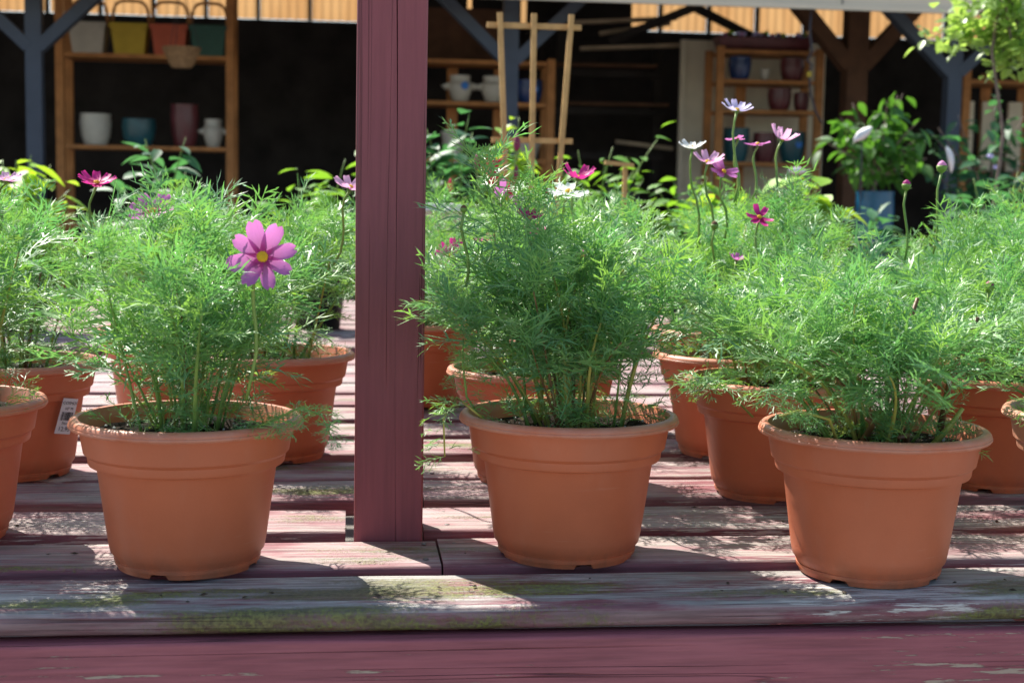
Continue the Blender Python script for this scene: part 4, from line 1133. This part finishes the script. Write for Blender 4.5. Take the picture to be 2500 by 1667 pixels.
# celosia
t = thing('celosia', 'red plumed celosia among dark leaves before the trellis', 'potted plant', (.43, 4.35, .7512))
link('nursery_pot', MB().lathe(pot_prof(.09, .17, 'pot'), 24).mesh('nursery_pot', M['plastic_black'], True), t)
bush(t, LM['lf_dark'], (0, 0, .14), sphere_tips((0, 0, .34), .15, .12, .12, 9, 12), 6, (.05, .09), 52, 'stem_brown', .005)
for (x, z, s, mt) in ((.0, .49, 1.2, 'celosia'), (-.05, .53, .6, 'bud_dark'), (.07, .59, .7, 'bud_dark'), (.07, .50, .55, 'bud_dark'), (-.13, .46, .5, 'celosia'), (.05, .43, .9, 'celosia')):
    link('plume_stem', MB().tube([(x * .3, 0, .15), (x, 0, z - .01)], [.004, .003], 5).mesh('plume_stem', M['stem_green']), t)
    mb = MB(); rn = random.Random(int(z * 100))
    mb.lathe([(.006, -.02), (.016, 0), (.013, .03), (.003, .06)], 8)
    if s > .8:
        for k in range(14):
            a = k * 2.4; d = Vector((math.cos(a), math.sin(a), rn.uniform(.2, 1.2))).normalized()
            mb.tube([(0, 0, .0 + .002 * k), d * .034 + Vector((0, 0, .003 * k))], [.007, .001], 5)
    link('plume', mb.mesh('plume', M[mt], True), t, None, (x, 0, z), None, (s, s, s))

# ------------------------------------------------------------------ trellis
t = thing('garden_trellis', 'fan-shaped tan wooden trellis standing among the leafy plants', 'trellis', (.567, 4.5, .7512))
link('nursery_pot', MB().lathe(pot_prof(.12, .2, 'pot'), 24).mesh('nursery_pot', M['plastic_black'], True), t)
for xb, xt in ((-.062, -.11), (.0, -.003), (.062, .115)):
    link('upright', MB().bar((xb, 0, .1), (xt, 0, 1.005), .0165, .012, (0, 1, 0)).mesh('upright', M['trellis']), t)
for z, hw in ((.968, .148), (.615, .128), (.3, .1)):
    link('crossbar', MB().box(-hw, hw, .0075, .0225, z - .0085, z + .0085).mesh('crossbar', M['trellis']), t)
t = thing('small_trellis', 'small tan wooden trellis top with short crossbar right of the tall trellis', 'trellis', (.823, 4.4, .7512))
link('nursery_pot', MB().lathe(pot_prof(.08, .15, 'pot'), 24).mesh('nursery_pot', M['plastic_black'], True), t)
link('upright', MB().box(.015, .028, -.006, .006, .05, .535).mesh('upright', M['trellis']), t)
link('crossbar', MB().bar((-.045, -.012, .548), (.045, -.012, .541), .012, .018, (0, 1, 0)).mesh('crossbar', M['trellis']), t)

# white container behind the cosmos
t = thing('planter_box', 'white rimmed planter box behind the dense deep-green cosmos', 'planter', (.19, 3.62, .7512))
link('box', MB().add([(-.07, -.07, 0), (.07, -.07, 0), (.07, .07, 0), (-.07, .07, 0), (-.085, -.085, .40), (.085, -.085, .40), (.085, .085, .40), (-.085, .085, .40)],
     [(0, 3, 2, 1), (0, 1, 5, 4), (1, 2, 6, 5), (2, 3, 7, 6), (3, 0, 4, 7), (4, 5, 6, 7)]).mesh('box', M['blush']), t)
link('rim', MB().box(-.09, .09, -.09, .09, .401, .418).mesh('rim', M['white']), t)

# ------------------------------------------------------------------ small tree, top right
t = thing('small_tree', 'small sunlit tree with thin stems and pale green leaves by the shed', 'tree', (2.39, 5.1, .0))
rn = random.Random(77)
link('trunk', MB().tube([(0, 0, 0), (.02, 0, .6), (-.03, 0, 1.1), (.0, 0, 1.45), (-.06, 0, 1.75), (-.02, 0, 2.1)], [.016, .011, .007, .006, .006, .005], 8).mesh('trunk', M['bark'], True), t)
link('trunk', MB().tube([(.05, .02, 0), (.12, 0, .7), (.16, 0, 1.25), (.10, 0, 1.6), (.2, 0, 2.1)], [.016, .011, .007, .006, .005], 8).mesh('trunk', M['bark'], True), t)
br = []
for i in range(18):
    a = Vector((rn.uniform(-.04, .14), rn.uniform(-.05, .05), rn.uniform(1.72, 2.0)))
    b = Vector((rn.uniform(-.26, .10), rn.uniform(-.2, .2), rn.uniform(1.80, 1.99)))
    if b.x > -.1 and i % 3 == 0: b.z -= .11
    link('limb', MB().tube([a, a.lerp(b, .5) + Vector((0, 0, .06)), b], [.005, .0035, .0018], 5).mesh('limb', M['bark'], True), t)
    br.append((a, b))
cr = link('crown', MB().tube([(0, 0, 2.05), (.02, 0, 2.25)], [.006, .003], 5).mesh('crown', M['bark']), t)
for i in range(298):
    a, b = br[i % 18]
    p = a.lerp(b, rn.uniform(.45, 1.08)) + Vector((rn.gauss(0, .035), rn.gauss(0, .05), rn.gauss(0, .035)))
    s = rn.uniform(.042, .068)
    link('leaf', LM['lf_tree'], cr, None, p, (rn.uniform(-.6, .6), rn.uniform(-.6, .9), rn.uniform(0, 6.28)), (s, s, s))

mb = MB(); src = LM['lf_tree']
lv = [v.co.copy() for v in src.vertices]; lf = [tuple(p.vertices) for p in src.polygons]
for i in range(620):
    a, b = br[i % 18]
    p = a.lerp(b, rn.uniform(.4, 1.1)) + Vector((rn.gauss(0, .04), rn.gauss(0, .06), rn.gauss(0, .035)))
    mt = Matrix.Translation(p) @ Matrix.Rotation(rn.uniform(0, 6.28), 4, 'Z') @ Matrix.Rotation(rn.uniform(-.6, .9), 4, 'Y') @ Matrix.Rotation(rn.uniform(-.6, .6), 4, 'X') @ Matrix.Scale(rn.uniform(.03, .055), 4)
    mb.add([mt @ v for v in lv], lf)
tag(link('leaf_mass', mb.mesh('leaf_mass', M['lf_tree'], True), cr), kind='stuff')

# white garden ornaments on wires, hanging wire
def ornament(label, x, y, z, rot, s):
    t = thing('garden_ornament', label, 'ornament', (x, y, .0))
    me = MB()
    n = 14; vs = []; fs = []
    for i in range(n + 1):
        u = i / n; w = .5 * math.sin(math.pi * u) ** .7 * (1 - .3 * u)
        vs += [(u - .5, -w * .42, .10 * math.sin(math.pi * u)), (u - .5, 0, .10 * math.sin(math.pi * u) + .06 * w), (u - .5, w * .42, .10 * math.sin(math.pi * u)), (u - .5, 0, .10 * math.sin(math.pi * u) - .06 * w)]
    for i in range(n):
        for k in range(4):
            k2 = (k + 1) % 4
            fs.append((4 * i + k, 4 * i + k2, 4 * i + 4 + k2, 4 * i + 4 + k))
    link('wing', MB().add(vs, fs).mesh('wing', M['white'], True), t, None, (0, 0, z), rot, (s, s, s))
    link('stake', MB().tube([(.01, .012, 0), (.005, .01, z * .6), (0, .006, z - .005)], [.003] * 3, 5).mesh('stake', M['wire']), t)
ornament('white curved wing ornament in front of the blue-potted shrub', 2.164, 5.95, 1.48, (1.2, -.6, .3), .115)
ornament('white flat oval ornament left of the blue-potted shrub', 1.90, 6.0, 1.32, (1.5, 0, .1), .085)
ornament('white upright wing ornament beside the small tree', 2.55, 5.95, 1.38, (1.3, 1.3, .2), .12)
t = thing('hanging_wire', 'thin twisted dark wire with yellow tie hanging before the glazed pots', 'wire', (2.72, 8.44, 1.70))
pts = [(0, 0, .64), (-.005, 0, .50), (.015, 0, .38), (-.015, 0, .33), (.02, 0, .30), (.0, 0, .25), (.02, 0, .12), (.05, 0, .03), (.09, 0, -.04)]
link('strand', MB().tube(pts, [.007] * len(pts), 6).mesh('strand', M['wire'], True), t)
link('tie', MB().tube([(.0, 0, .262), (.004, 0, .232)], [.014, .014], 7).mesh('tie', M['crate_yellow']), t)

# crumbs and dry leaf bits on the boards
rn = random.Random(31)
for i in range(130):
    ya, yb = rows[rn.choice([0, 0, 1, 1, 2, 3])] if i > 30 else (1.52, 1.63)
    x, y = rn.uniform(-.5, 1.0), rn.uniform(ya + .01, yb - .01)
    s = rn.uniform(.001, .0042)
    if any((x - q.location.x) ** 2 + (y - q.location.y) ** 2 < .0095 for q in PL.values()): continue
    vs = [Vector(d) * s * rn.uniform(.6, 1.3) for d in ((1.6, 0, 0), (-1.6, 0, 0), (0, .7, 0), (0, -.7, 0), (0, 0, .5), (0, 0, -.3))]
    o = link('debris', MB().add(vs, [(0, 2, 4), (2, 1, 4), (1, 3, 4), (3, 0, 4), (2, 0, 5), (1, 2, 5), (3, 1, 5), (0, 3, 5)]).mesh('debris', M['litter']), BN, None, (x - BO[0], y - BO[1], BZ + .0012), (0, 0, rn.uniform(0, 3)))
